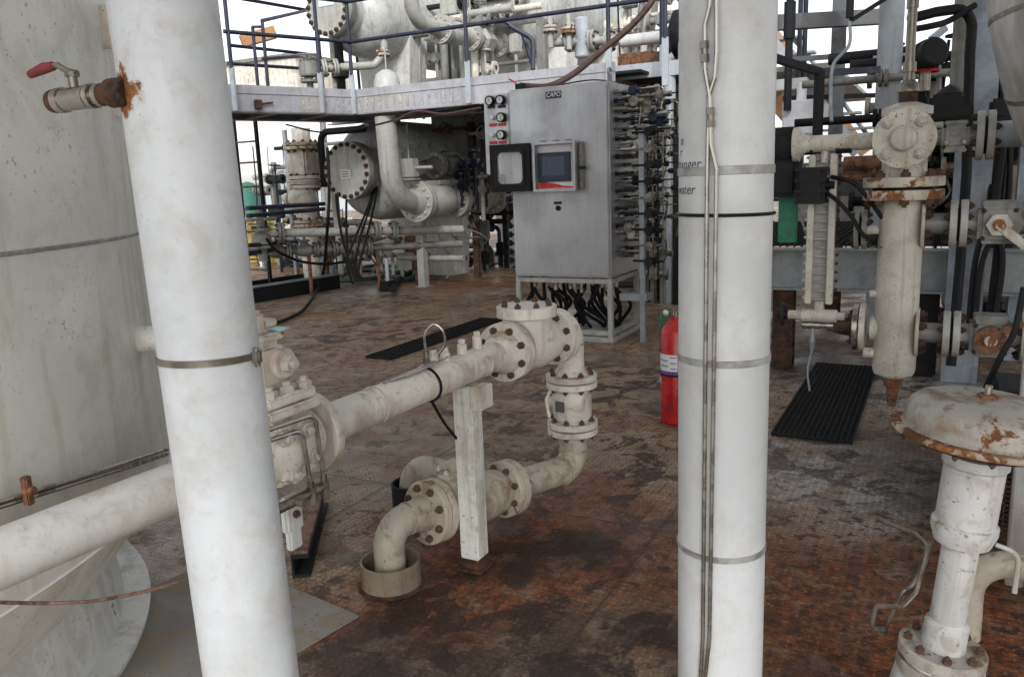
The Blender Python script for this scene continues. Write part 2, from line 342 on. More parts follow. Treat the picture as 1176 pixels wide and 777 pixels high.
def floormat():
    m, t, b = newmat('rusted_tread_plate'); n = NT(t); co = n.coord()
    w = t.nodes.new('ShaderNodeVectorMath'); w.operation = 'MULTIPLY_ADD'
    nz = t.nodes.new('ShaderNodeTexNoise'); nz.inputs['Scale'].default_value = 2.2; nz.inputs['Detail'].default_value = 7; nz.inputs['Roughness'].default_value = .65; t.links.new(co, nz.inputs['Vector'])
    sub = t.nodes.new('ShaderNodeVectorMath'); sub.operation = 'SUBTRACT'; t.links.new(nz.outputs['Color'], sub.inputs[0]); sub.inputs[1].default_value = (.5, .5, .5)
    t.links.new(sub.outputs[0], w.inputs[0]); w.inputs[1].default_value = (1.1, 1.1, 0); t.links.new(co, w.inputs[2]); pw = w.outputs[0]
    def blob(c, rx, ry, yaw=0.0, lo=1.0, hi=.35):
        s1 = t.nodes.new('ShaderNodeVectorMath'); s1.operation = 'SUBTRACT'; t.links.new(pw, s1.inputs[0]); s1.inputs[1].default_value = (c[0], c[1], 0)
        v = n.scale(s1.outputs[0], (1, 1, 0), rot=(0, 0, yaw)); v = n.scale(v, (1 / rx, 1 / ry, 0))
        ln = t.nodes.new('ShaderNodeVectorMath'); ln.operation = 'LENGTH'; t.links.new(v, ln.inputs[0]); return n.ramp(ln.outputs['Value'], lo, hi)
    n1 = n.noise(co, 1.1, 9, .62, .3); n2 = n.noise(co, 5.5, 9, .68, .4); n3 = n.noise(co, 22, 7, .65); n4 = n.noise(co, 90, 5, .6)
    # tread pattern: lozenges alternating in direction
    r = n.scale(co, (1, 1, 1), rot=(0, 0, YAW)); uv = n.scale(r, (1 / .031, 1 / .031, 1)); X, Y_, _ = n.sep(uv)
    fx = n.math('SUBTRACT', n.math('FRACT', X), .5); fy = n.math('SUBTRACT', n.math('FRACT', Y_), .5)
    par = n.math('MODULO', n.math('ADD', n.math('FLOOR', X), n.math('FLOOR', Y_)), 2.0); par = n.math('ABSOLUTE', par)
    a_ = n.math('ADD', n.math('POWER', n.math('ABSOLUTE', n.math('MULTIPLY', fx, 2.3)), 2), n.math('POWER', n.math('ABSOLUTE', n.math('MULTIPLY', fy, 5.5)), 2))
    b_ = n.math('ADD', n.math('POWER', n.math('ABSOLUTE', n.math('MULTIPLY', fx, 5.5)), 2), n.math('POWER', n.math('ABSOLUTE', n.math('MULTIPLY', fy, 2.3)), 2))
    mxn = t.nodes.new('ShaderNodeMix'); mxn.data_type = 'FLOAT'; t.links.new(par, mxn.inputs[0]); t.links.new(a_, mxn.inputs[2]); t.links.new(b_, mxn.inputs[3])
    tread = n.ramp(mxn.outputs[0], 1.15, .7)
    # plate seams
    sx = n.math('ABSOLUTE', n.math('SUBTRACT', n.math('FRACT', n.math('DIVIDE', n.math('ADD', n.sep(r)[0], .31), 1.52)), .5))
    sy = n.math('ABSOLUTE', n.math('SUBTRACT', n.math('FRACT', n.math('DIVIDE', n.math('ADD', n.sep(r)[1], 1.2), 3.05)), .5))
    seam = n.math('MINIMUM', n.math('MULTIPLY', sx, 1.52), n.math('MULTIPLY', sy, 3.05)); seam = n.ramp(seam, .007, .003)
    c = n.mix(n.ramp(n1, .40, .60), (.245, .165, .100), (.40, .292, .195))
    c = n.mix(n.ramp(n2, .48, .60, 0.0, .45), c, (.36, .275, .20))
    lm = blob(G(420, 520), .95, 1.5)
    c = n.mix(n.math('MULTIPLY', lm, .75), c, n.mix(n.ramp(n2, .4, .6), (.20, .165, .125), (.31, .262, .205)))
    # orange rust
    orust = n.mix(n.ramp(n3, .4, .6), (.105, .030, .009), (.25, .078, .019))
    rm = n.math('MAXIMUM', blob(G(600, 640), .85, .80, 0, 1.0, .5), n.math('MULTIPLY', blob(G(985, 700), 1.3, 1.05), 1.0))
    rm = n.math('MAXIMUM', rm, n.math('MULTIPLY', blob(G(660, 575), .6, .6), .8))
    rm = n.math('MAXIMUM', rm, n.math('MULTIPLY', blob(G(440, 710), .6, .4), .9))
    rm = n.math('MAXIMUM', rm, n.math('MULTIPLY', blob(G(545, 325), 2.2, 1.3), .75))
    rm = n.math('MAXIMUM', rm, n.math('MULTIPLY', blob(G(765, 308), 2.5, 2.0), 1.0))
    rm = n.math('MAXIMUM', rm, n.math('MULTIPLY', blob(G(905, 350), 1.2, 1.6), .7))
    rm = n.math('MAXIMUM', rm, n.ramp(n1, .50, .60, 0.0, .6))
    c = n.mix(n.math('MULTIPLY', rm, n.ramp(n2, .38, .50, .6, 1.0)), c, orust)
    c = n.mix(n.math('MULTIPLY', blob(G(552, 655), .36, .26, .5, 1.0, .2), .85), c, n.mix(n.ramp(n3, .42, .58), (.05, .014, .005), (.20, .055, .014)))
    # bare grey wet plate to the right and far left
    gm = n.math('MAXIMUM', blob(G(985, 545), .85, .95, 0), n.math('MULTIPLY', blob(G(1010, 440), 1.0, 1.3), .9))
    gm = n.math('MAXIMUM', gm, n.math('MULTIPLY', blob(G(870, 560), .4, .5), .7)); gm = n.math('MAXIMUM', gm, n.math('MULTIPLY', blob(G(400, 338), 1.9, 1.4), .4))
    gm = n.math('MULTIPLY', gm, n.ramp(n2, .40, .52, .3, 1.0))
    c = n.mix(n.math('MULTIPLY', gm, .85), c, n.mix(n.ramp(n2, .42, .58), (.20, .19, .175), (.43, .425, .41)))
    # dark scabs of old coating, dark stains, and a shadow painted beside the extinguisher
    dens = n.math('SUBTRACT', n.math('MULTIPLY', lm, .045), .004)
    sc = n.ramp(n.math('SUBTRACT', n.noise(co, 3.4, 11, .68, .5), dens), .52, .545)
    sc = n.math('MULTIPLY', sc, n.ramp(n3, .36, .5, .35, 1.0))
    big0 = n.noise(n.scale(co, (1, 1, 1), (4, 7, 0)), .55, 4, .5); pat = n.ramp(big0, .42, .58, .25, 1.0)
    c = n.mix(n.math('MULTIPLY', n.math('MULTIPLY', sc, pat), .9), c, (.030, .014, .008))
    fl = n.ramp(n.math('SUBTRACT', n.noise(co, 15, 9, .7, .4), dens), .55, .575); c = n.mix(n.math('MULTIPLY', n.math('MULTIPLY', fl, n.ramp(big0, .6, .42, .35, 1.0)), .85), c, (.034, .017, .010))
    f2 = n.ramp(n.noise(n.scale(co, (1, 1, 1), (3, 5, 0)), 42, 7, .7), .57, .61); c = n.mix(n.math('MULTIPLY', f2, .6), c, (.05, .032, .024))
    stain_shadow = n.math('MAXIMUM', n.math('MULTIPLY', blob(G(632, 634), .50, .36, .4, 1.0, .3), .95), n.math('MULTIPLY', blob(G(540, 760), 1.3, .42), .85))
    stain_shadow = n.math('MAXIMUM', stain_shadow, n.math('MULTIPLY', blob(G(905, 410), .9, 1.1), .75))
    stain_shadow = n.math('MAXIMUM', stain_shadow, n.math('MULTIPLY', blob(G(1130, 560), .8, 1.6), .7))
    stain_shadow = n.math('MAXIMUM', stain_shadow, n.math('MULTIPLY', blob(G(755, 470), .22, .35), .7))  # the extinguisher's shadow on the deck, painted into the floor colour
    c = n.mix(n.math('MULTIPLY', stain_shadow, n.ramp(n2, .38, .52, .6, .97)), c, (.020, .008, .004))
    def scl(c_, k):
        v_ = t.nodes.new('ShaderNodeVectorMath'); v_.operation = 'SCALE'; t.links.new(c_, v_.inputs[0]); v_.inputs[3].default_value = k; return v_.outputs[0]
    c = n.mix(n.math('MULTIPLY', tread, n.ramp(n2, .35, .6, .55, 1.0)), scl(c, .92), scl(c, 1.5))
    c = n.mix(n.math('MULTIPLY', n.ramp(n4, .52, .62), .35), c, (.03, .02, .015))
    ch = n.ramp(n.noise(n.scale(co, (1, 1, 1), (9, 2, 0)), 34, 3, .5), .735, .75); c = n.mix(n.math('MULTIPLY', ch, .8), c, (.5, .49, .46))
    c = n.mix(n.math('MULTIPLY', seam, .55), c, (.03, .022, .018))
    t.links.new(c, b.inputs['Base Color'])
    wet = n.math('MAXIMUM', n.math('MULTIPLY', gm, .6), n.ramp(n.noise(co, .8, 6, .6), .48, .60, 0.0, .8))
    t.links.new(n.ramp(wet, 0, 1, n.ramp(n2, .3, .7, .5, .72), .28), b.inputs['Roughness']); b.inputs['Specular IOR Level'].default_value = .45
    h = n.math('ADD', n.math('MULTIPLY', tread, .8), n.math('ADD', n.math('MULTIPLY', n3, .35), n.math('MULTIPLY', n.math('MAXIMUM', sc, fl), .5)))
    h = n.math('SUBTRACT', h, n.math('MULTIPLY', seam, 1.5))
    n.bump(h, 1.0, .0045, b); return m
m_floor = floormat()

# ---------------------------------------------------------------- setting
mb = MB(); mb.box((6, 14, -.15), (70, 60, .3), (AW, AD, AZ)); deck = struct(mb.build('deck_floor', m_floor))
# the sheet keeps its stains in world coordinates
off = deck.location.copy()
for v in deck.data.vertices: v.co += off
deck.location = (0, 0, 0)
struct(MB().box(V((0, 0, 5.9)) + AW * 3.4 - AD * 1.0, (12, 9, .3), AX).box(V((0, 0, 5.95)) + AW * 5.2 + AD * 5.6, (7.5, 5, .3), AX).build('unseen_shade_deck', m_grey))  # unseen slabs added overhead, sized to keep sky light off the near plant
bmw = MB(); bmw.add([(-6000, -6000, -24), (6000, -6000, -24), (6000, 6000, -24), (-6000, 6000, -24)], [(0, 1, 2, 3)]); struct(bmw.build('sea', seamat()))
m_plate = paint('loose_plate_paint', (.20, .19, .175), dirt=.8, rust=.12, streak=0, speck=.9, rough=.6)
pa = G(412, 708); e1 = (G(322, 670) - pa).normalized(); e2 = V((e1.y, -e1.x, 0)); e2 = e2 if e2.y < 0 else -e2
mb = MB(); mb.box(pa + e1 * .45 + e2 * .38 + V((0, 0, .004)), (.9, .76, .008), (e1, e2, AZ))
struct(mb.build('deck_plate', m_plate))

# ---------------------------------------------------------------- piping helpers
def mesh_bolt(name, mat):
    q = MB()
    q.lathe((0, 0, 0), (0, 0, 1), [(-.5, 0), (-.5, .95), (.35, .95), (.5, .8), (.5, 0)], 6)
    q.lathe((0, 0, 0), (0, 0, 1), [(.5, 0), (.5, .5), (.95, .5), (1.05, .4), (1.05, 0)], 8)
    me = bpy.data.meshes.new(name); me.from_pydata(q.v, [], q.f); me.shade_smooth(); me.set_sharp_from_angle(angle=rad(30)); me.materials.append(mat); return me
BOLT = {k: mesh_bolt('bolt_' + k, m_) for k, m_ in (('rust', m_bolt), ('paint', m_pbolt), ('dark', m_drust), ('steel', m_dss))}
def bolt(parent, p, ax, size, kind='rust', name='bolt'):
    o = bpy.data.objects.new(name, BOLT[kind]); COL.objects.link(o); o.parent = parent
    o.location = V(p) - ROOT[parent.name]; o.rotation_mode = 'QUATERNION'
    q = V((0, 0, 1)).rotation_difference(V(ax).normalized()); o.rotation_quaternion = q @ Matrix.Rotation(random.random() * 2, 3, 'Z').to_quaternion(); o.scale = (size, size, size); return o
def flange(parent, c, ax, od, th, mat, n=8, bs=.0, kind='rust', bore=0.0, sides=(1,), name='flange', pcd=.8, skip=None, hub=None):
    """disc whose back face is at c, growing along ax; bolts on the chosen faces"""
    c = V(c); ax = V(ax).normalized(); q = MB(); R = od / 2
    q.lathe(c, ax, [(0, 0), (0, R - .003), (.003, R), (th - .003, R), (th, R - .003), (th, 0)], 40)
    if hub: q.lathe(c, ax * hub[0], [(0 if hub[0] < 0 else th, hub[1]), ((0 if hub[0] < 0 else th) + hub[2], hub[3])], 28)
    f_ = q.build(name, mat, parent)
    if n:
        u, w = ortho(ax)
        for k in range(n):
            a = 2 * math.pi * (k + .5) / n; p = c + (u * math.cos(a) + w * math.sin(a)) * R * pcd
            for sd_ in sides:
                bolt(f_, p + ax * (th + bs * .45 if sd_ > 0 else -bs * .45), ax * sd_, bs, kind)
    return f_
def flange_pair(parent, c, ax, od, th, mat, n=8, bs=.011, kind='rust', gap=.006, mat2=None, hub=None, pcd=.8):
    ax = V(ax).normalized(); c = V(c)
    a = flange(parent, c - ax * (gap / 2 + th), ax, od, th, mat, n, bs, kind, sides=(-1,), pcd=pcd)
    b = flange(parent, c + ax * gap / 2, ax, od, th, mat2 or mat, n, bs, kind, sides=(1,), pcd=pcd)
    MB().cyl(c - ax * gap, c + ax * gap, od * .38, 24).build('gasket', m_black, parent)
    if hub:
        r, Rb, l = hub; q = MB(); q.lathe(c, ax, [(-gap / 2 - th - l, r), (-gap / 2 - th, Rb)], 28); q.lathe(c, ax, [(gap / 2 + th, Rb), (gap / 2 + th + l, r)], 28); q.build('flange_hub', mat, parent)
    return a, b
def wheel(parent, c, ax, R, mat, name='handwheel', spokes=4, r=.012, stem=0.0):
    q = MB(); q.torus(c, ax, R, r); u, w = ortho(V(ax)); c = V(c)
    for k in range(spokes):
        a = 2 * math.pi * k / spokes; q.cyl(c, c + (u * math.cos(a) + w * math.sin(a)) * R, r * .7, 8)
    q.cyl(c - V(ax).normalized() * .03, c + V(ax).normalized() * .03, r * 2.2, 10)
    if stem: q.cyl(c - V(ax).normalized() * stem, c, r * 1.1, 10)
    return q.build(name, mat, parent)

# ---------------------------------------------------------------- big storage vessel at the left
TC = V((-3.10, 2.35, 0))
tank = thing('storage_vessel', 'huge pale grey round vessel on a flared skirt, streaked with grime, filling the left edge', 'vessel', TC)
q = MB(); q.lathe(TC, AZ, [(0, 1.60), (0, 1.735), (.028, 1.74), (.03, 1.60)], 120); q.build('base_ring', m_skirt, tank)
q = MB(); q.lathe(TC, AZ, [(.03, 1.640), (.266, 1.615)], 120); q.build('skirt', m_skirt, tank)
q = MB(); q.lathe(TC, AZ, [(.262, 1.612), (.40, 1.735), (.50, 1.815), (.555, 1.855), (.585, 1.872)], 120)
q.build('bottom_head', m_tank, tank)
q = MB(); q.lathe(TC, AZ, [(.585, 1.872), (7.2, 1.872), (7.6, 1.5), (7.75, 0)], 160); q.build('shell', m_tank, tank)
zb = zrow(TC.x + 1.55, TC.y - 1.05, 245)
q = MB(); q.lathe(TC, AZ, [(1.462, 1.873), (1.464, 1.876), (1.473, 1.876), (1.475, 1.873)], 160); q.build('banding_strap', m_band, tank)
MB().torus(TC + AZ * .588, AZ, 1.872, .005, 160, 6).build('weld_seam', m_tank, tank)
def onshell(px, py):                       # the point of the vessel's shell seen at a pixel
    r = ray(px, py); a = r.x ** 2 + r.y ** 2; b = -2 * (r.x * TC.x + r.y * TC.y); c = TC.x ** 2 + TC.y ** 2 - 1.872 ** 2
    t = (-b - math.sqrt(max(0, b * b - 4 * a * c))) / (2 * a); p = EYEP + r * t; return p, V((p.x - TC.x, p.y - TC.y, 0)).normalized()
for (x, y0, y1) in ((117, 8, 54), (131, 100, 133)):
    p0, nn = onshell(x, y0); p1, _ = onshell(x, y1); tn = V((-nn.y, nn.x, 0)); h = p0.z - p1.z; cc = (p0 + p1) / 2
    q = MB(); q.box(cc + nn * .03, (.006, .07, h), (tn, nn, AZ)); q.box(cc + nn * .062 + tn * .025, (.05, .006, h), (tn, nn, AZ)); q.build('angle_clip', m_cream, tank)
p, nn = onshell(160, 390); q = MB(); q.cyl(p - nn * .02, p + nn * .09, .045, 20, ch=.006); q.build('nozzle_stub', m_tank, tank)

tub = thing('tubing_run', 'pair of thin bright steel tubes clipped low across the grey vessel', 'tubing', onshell(14, 565)[0])
for dy in (0, 7):
    pts = []
    for x in range(-60, 200, 20):
        y = 571 - x * .30 + dy * .8
        pp, nn = onshell(min(x, 182), y); pts.append(pp + nn * .035)
    MB().tube(pts, .0065, 8).build('tube', m_sst, tub)
p, nn = onshell(14, 562); tn = V((-nn.y, nn.x, 0)); q = MB(); q.box(p + nn * .045, (.022, .02, .075), (tn, nn, AZ), .003); q.cyl(p + nn * .05, p + nn * .065, .012, 6); q.build('clamp', m_rust, tub)

# ---------------------------------------------------------------- left foreground pipe with its drain valve
LP = V((-.559, 1.468, 0)); LR = .0895
def near_on(cx, cy, R, px, py):
    r = ray(px, py); a = r.x ** 2 + r.y ** 2; b = -2 * (r.x * cx + r.y * cy); c = cx * cx + cy * cy - R * R
    t = (-b - math.sqrt(max(0, b * b - 4 * a * c))) / (2 * a); p = EYEP + r * t; return p, V((p.x - cx, p.y - cy, 0)).normalized()
nip, nn = near_on(LP.x, LP.y, LR, 147, 104)
m_lpipe = paint('left_pipe_paint', (.60, .635, .665), dirt=.34, rust=0, streak=.07, speck=.1, dcol=(.40, .32, .21), sc=1.3, blot=.5, spots=((nip - LP, .042),))
lp = thing('vertical_pipe', 'thick white vertical pipe, leftmost, with rusty drain valve high on its side', 'pipe', LP)
MB().pipe(LP + V((0, 0, .0)), LP + V((0, 0, 6)), LR, 64).build('pipe', m_lpipe, lp)
q = MB(); q.lathe(LP, AZ, [(0, .091), (0, .16), (.02, .16), (.02, .091)], 40); q.build('base_flange', m_cream, lp)
for z_ in (2.9, .55): MB().torus(LP + AZ * z_, AZ, LR - .001, .003, 64, 6).build('weld_bead', m_lpipe, lp)
zc = zrow(LP.x, LP.y - LR, 420)
cl = MB().lathe(LP + V((0, 0, zc)), V((.035, .02, 1)), [(-.0065, LR), (-.006, LR + .003), (.006, LR + .003), (.0065, LR)], 64).build('hose_clamp', m_dss, lp)
pc, nc = near_on(LP.x, LP.y, LR, 291, 411); MB().box(pc + nc * .008, (.014, .016, .024), (V((-nc.y, nc.x, 0)), nc, AZ), .003).cyl(pc + nc * .008 - AZ * .018, pc + nc * .008 + AZ * .018, .005, 8).build('clamp_screw', m_dss, cl)
lp.location.x += .030; lp.location.y -= .013; lp.rotation_mode = 'QUATERNION'; lp.rotation_quaternion = AZ.rotation_difference(V((-.0236, .01, 1)).normalized())
# valve axis: leaves the pipe towards the left
va = D(45, 104, 1.42) - nip; va.z = .0; va.normalize(); vb = nip
dv = MB().cyl(vb - va * .01, vb + va * .028, .024, 20, ch=.004).lathe(vb, va, [(.026, .022), (.034, .018), (.044, .018)], 18).build('drain_nipple', m_drust, lp)
MB().lathe(vb, va, [(.044, .0), (.044, .019), (.054, .019), (.054, .015), (.062, .015), (.062, .021), (.072, .021), (.072, .018), (.076, .018), (.076, .0195), (.134, .0195), (.134, .0215), (.148, .0215), (.148, .0)], 24).build('ball_valve_body', m_sst, lp)
MB().lathe(vb, va, [(.148, 0), (.148, .019), (.156, .0205), (.164, .019), (.164, .014), (.158, .0)], 20).build('end_plug', m_drust, lp)
sb = vb + va * .108
st = MB().cyl(sb + AZ * .018, sb + AZ * .038, .008, 10).cyl(sb + AZ * .036, sb + AZ * .043, .012, 6).build('stem', m_dss, lp)
hd = va.cross(AZ).normalized(); 
hp = [sb + AZ * .040 - va * .012, sb + AZ * .046 + va * .01, sb + AZ * .058 + va * .03, sb + AZ * .058 + va * .045]
hnd = MB().tube(hp, .0055, 8).build('handle', m_dss, lp)
MB().tube([sb + AZ * .058 + va * .04, sb + AZ * .0565 + va * .065, sb + AZ * .050 + va * .1], .008, 10, [.0075, .0095, .007]).build('handle_grip', m_redh, hnd)

# ---------------------------------------------------------------- right foreground pipe
RP = V((.4895, 1.836, 0)); RR = .1027
m_rpipe = paint('right_pipe_paint', (.585, .61, .625), dirt=.28, rust=0, streak=.10, speck=.1, dcol=(.42, .34, .24), blot=.3)
rp = thing('vertical_pipe', 'thick white vertical pipe carrying two thin steel tubes and black handwriting', 'pipe', RP)
MB().pipe(RP, RP + V((0, 0, 6)), RR, 64).build('pipe', m_rpipe, rp)
MB().lathe(RP, AZ, [(0, .104), (0, .17), (.02, .17), (.02, .104)], 40).build('base_flange', m_cream, rp)
for py, hh in ((195, .0095), (419, .0085), (644, .0075)):
    z = zrow(RP.x, RP.y - RR, py); MB().lathe(RP + AZ * z, AZ, [(-hh, RR), (-hh + .001, RR + .0025), (hh - .001, RR + .0025), (hh, RR)], 64).build('steel_band', m_band, rp)
z = zrow(RP.x, RP.y - RR, 247); MB().torus(RP + AZ * z, V((.012, 0, 1)), RR + .003, .0038, 64, 8).build('cable_tie', m_black, rp)
tp = []
def tubeline(pxs, off, name='tubing'):
    pts = []
    for x, y in pxs:
        p, nn = near_on(RP.x, RP.y, RR, x, y); pts.append(p + nn * off)
    pts = [pts[0] + AZ * 2.6] + pts + [V((pts[-1].x, pts[-1].y, .06))]
    return MB().tube(bend(pts, .02, 4), .0048, 8).build(name, m_sst, rp)
tubeline([(818, -60), (817, 8), (812, 30), (812, 80), (817, 112), (818, 165), (824, 195), (821, 420), (816, 730), (809, 800)], .010)
tubeline([(824, -60), (824, 60), (822, 90), (816, 110), (814, 200), (812, 420), (809, 730), (805, 800)], .009)
for (x, y, x2, y2) in ((811.5, 48, 812, 72), (817.5, 124, 818, 146)):
    a, na = near_on(RP.x, RP.y, RR, x, y); b, nb = near_on(RP.x, RP.y, RR, x2, y2); a += na * .011; b += nb * .011; d_ = b - a
    MB().cyl(a, a + d_ * .36, .0095, 6).cyl(a + d_ * .36, a + d_ * .64, .007, 12).cyl(a + d_ * .64, b, .0095, 6).build('tube_union', m_dss, rp)
def handwriting(txt, size, px_end, py, shear=.2):
    vs, fs = text_mesh(txt, size, shear); pe, ne = near_on(RP.x, RP.y, RR, px_end, py)
    mx = max(v.x for v in vs); a0 = math.atan2(ne.y, ne.x); out = []
    for v in vs:
        a = a0 + (v.x - mx) / RR; R = RR + .0007; out.append(V((RP.x + R * math.cos(a), RP.y + R * math.sin(a), pe.z + v.y)))
    MB().add(out, fs).build('handwriting', m_ink, rp)
handwriting('n', .030, 785, 162); handwriting('r', .030, 784, 175); handwriting('exchanger', .030, 806, 188); handwriting('water', .030, 799, 218)
fp_, fn = near_on(RP.x, RP.y, RR, 895, 215)

# ---------------------------------------------------------------- the process line in the middle
ZH, ZL, PR = .865, .245, .0635
A0 = G(0, 641, ZH); I0 = G(582, 403, ZH); O0 = G(637, 386, ZH); C1 = G(655, 379, ZH)
dirH = (I0 - A0).normalized(); dirB = (O0 - I0).normalized()
pl = thing('process_line', 'cream rust-stained flanged pipe on a steel post, turning down through elbows into a deck sleeve', 'pipeline', (I0.x, I0.y, 0))
SL = G(450, 671); C3 = V((SL.x, SL.y, .262)); C2 = V((C1.x, C1.y, zrow(C1.x, C1.y, 536))); dirL = (C2 - C3).normalized()
VF = G(360, 494, ZH)                       # right end of the valve that hides behind the left pipe
VF = A0 + dirH * (VF - A0).dot(dirH)
m_lpl = paint('left_run_paint', (.60, .60, .58), dirt=.45, rust=.05, streak=.2, speck=.2, dcol=(.34, .27, .18))
MB().cyl(A0 - dirH * 1.6, VF - dirH * .36, PR, 48).build('pipe', m_lpl, pl)
MB().cyl(VF, I0 - dirH * .04, PR, 48).build('pipe', m_cream, pl)
flange(pl, VF - dirH * .03, dirH, .25, .036, m_cream, 0)
flange(pl, VF - dirH * .37, dirH, .262, .036, m_cream, 8, .012, 'paint', sides=(-1,))
q = MB(); q.lathe(VF + dirH * .006, dirH, [(0, .105), (.02, .085), (.06, PR)], 32); q.build('weld_neck', m_cream, pl)
# valve between the two flanges: body, bonnet, top works
vb = VF - dirH * .17; sidev = dirH.cross(AZ).normalized()      # towards the camera's right
VA = (sidev, dirH, AZ)
q = MB(); q.lathe(VF - dirH * .035, -dirH, [(0, .085), (.05, .10), (.15, .12), (.25, .10), (.30, .085)], 32); q.box(vb + AZ * .01, (.20, .17, .20), VA, .02); body = q.build('valve_body', m_cream, pl)
q = MB(); q.box(vb + AZ * .125, (.22, .21, .028), VA, .006); q.box(vb + AZ * .157, (.20, .19, .03), VA, .006); bon = q.build('bonnet', m_cream, pl)
for i in (-1, 0, 1):
    for s_ in (-1, 1): 
        if i or True: bolt(bon, vb + AZ * .18 + sidev * (.078 * s_) + dirH * (.068 * i), AZ, .023, 'paint')
for dz, dy in ((.055, .03), (.055, -.055), (-.03, .055), (-.06, -.03)):
    bolt(body, vb + sidev * .104 + AZ * dz + dirH * dy, sidev, .027, 'paint')
q = MB(); q.box(vb + AZ * .245 - dirH * .01, (.09, .12, .14), VA, .02); q.cyl(vb + AZ * .25 + sidev * .04 + dirH * .02, vb + AZ * .25 + sidev * .064 + dirH * .02, .045, 24, ch=.006); gb = q.build('gearbox', m_cream, pl)
bolt(gb, vb + AZ * .25 + sidev * .074 + dirH * .02, sidev, .028, 'paint', 'hex_plug')
q = MB(); q.box(vb + AZ * .33 - dirH * .02, (.10, .12, .022), VA, .006); q.box(vb + AZ * .375 - dirH * .06, (.10, .07, .07), VA, .012); q.box(vb + AZ * .37 - dirH * .005 + sidev * .02, (.05, .05, .02), VA, .004); top = q.build('top_bracket', m_cream, pl)
MB().box(vb + AZ * .346 + sidev * .03 + dirH * .035, (.055, .04, .004), VA).build('tag_plate', m_tagblue, top)
for k, (dy, hh) in enumerate(((.045, .10), (-.01, .07))):
    a = vb + sidev * .115 + dirH * (-.12) + AZ * hh; b = vb + sidev * .13 + dirH * dy + AZ * hh; c = vb + sidev * .13 + dirH * (dy + .015) - AZ * .11
    MB().tube(bend([a, b, c], .03, 6), .007, 8).build('tubing', m_sst, pl); MB().cyl(c + AZ * .005, c - AZ * .05, .014, 6, ch=.002).cyl(c - AZ * .02, c + AZ * .02, .0105, 10).build('needle_fitting', m_dss, pl)
q = MB(); q.cyl(vb + sidev * .125 - dirH * .13 - AZ * .125, vb + sidev * .125 + dirH * .05 - AZ * .125, .015, 10); q.cyl(vb + sidev * .125 - dirH * .06 - AZ * .125, vb + sidev * .165 - dirH * .06 - AZ * .125, .012, 8); q.build('needle_valve', m_dss, pl)
q = MB(); q.box(vb + sidev * .07 - dirH * .02 - AZ * .185, (.03, .07, .11), VA, .008); q.box(vb + sidev * .07 - dirH * .02 - AZ * .26, (.025, .05, .07), VA, .006); lug = q.build('lug', m_white, pl); bolt(lug, vb + sidev * .088 - dirH * .02 - AZ * .185, sidev, .013)
# threadolets, tubing loop and tie on top of the pipe
def onpipe(px): 
    k = (px - 0) ; return A0 + dirH * (G(px, 641 - .4145 * px, ZH) - A0).dot(dirH)
for px, h in ((498, .045), (511, .04), (530, .05), (547, .06)):
    o_ = onpipe(px - 4) + AZ * PR * .85; MB().cyl(o_, o_ + AZ * h, .02, 14, ch=.004).cyl(o_ + AZ * h, o_ + AZ * (h + .018), .015, 6, ch=.003).build('threadolet', m_cream, pl)
o_ = onpipe(486) + AZ * PR; MB().cyl(o_, o_ + AZ * .035, .014, 6).cyl(o_ + AZ * .035, o_ + AZ * .065, .010, 10).build('sample_fitting', m_dss, pl)
t0 = o_ + AZ * .06; MB().tube(spline([t0, t0 + AZ * .06, t0 + AZ * .10 + sidev * .03 + dirH * .015, t0 + AZ * .075 + sidev * .06 + dirH * .03, t0 + AZ * .02 + sidev * .06 + dirH * .04, t0 - AZ * .02 + sidev * .03 + dirH * .03], 8), .0052, 8).build('tubing_loop', m_sst, pl)
for k in range(4):
    a = onpipe(470 + k * 6) + AZ * (PR + .004) + sidev * (.006 + .006 * k); MB().tube(spline([a - dirH * .18 - AZ * .001, a + AZ * .004, a + dirH * .10 + AZ * .014], 6), .0035, 6).build('tube', m_sst, pl)
MB().torus(onpipe(484), dirH + AZ * .12, PR + .004, .0055, 40, 8).build('rubber_tie', m_black, pl)
MB().torus(onpipe(566), dirH + AZ * .05, PR + .003, .004, 40, 8).build('wire_strap', m_sst, pl)
# inlet flange pair, check valve with bolted cover, outlet pair, elbow
q = MB(); q.lathe(I0 - dirH * .035, -dirH, [(0, .098), (.03, .085), (.075, PR)], 36); q.build('weld_neck', m_cream, pl)
flange(pl, I0, -dirH, .262, .036, m_cream, 8, .0175, 'rust', sides=(1,), pcd=.79)
flange(pl, I0 + dirH * .005, dirH, .262, .03, m_cream, 0)
Lb = (O0 - I0).length
q = MB(); q.lathe(I0 + dirB * .03, dirB, [(0, .085), (.05, .10), (Lb * .45, .118), (Lb - .10, .10), (Lb - .04, .085)], 40)
cb = I0 + dirB * Lb * .42; q.lathe(cb, AZ, [(0, .112), (.135, .112)], 40); q.cyl(cb + sidev * .1 + AZ * .05, cb + sidev * .135 + AZ * .05, .026, 12, ch=.004)
chk = q.build('check_valve_body', m_cream, pl)
flange(pl, cb + AZ * .132, AZ, .275, .05, m_cream, 8, .015, 'rust', name='cover', pcd=.78)
flange(pl, O0 - dirB * .036, dirB, .262, .034, m_cream, 8, .0175, 'rust', sides=(-1,), pcd=.79)
flange(pl, O0 + dirB * .004, dirB, .262, .034, m_cream, 0)
el = bend([O0 + dirB * .03, C1, C1 - AZ * .235], .15, 14)
rr_ = [PR * 1.25 if i == 0 else PR * 1.02 for i in range(len(el))]
MB().tube(el, PR, 36, rr_).build('elbow', m_cream, pl)
for tb_, m_ in ((el, m_dirty),):
    for i_ in (1, len(tb_) - 2): MB().torus(tb_[i_], tb_[i_ + 1] - tb_[i_ - 1], PR, .0055, 36, 6).build('weld_bead', m_, pl)
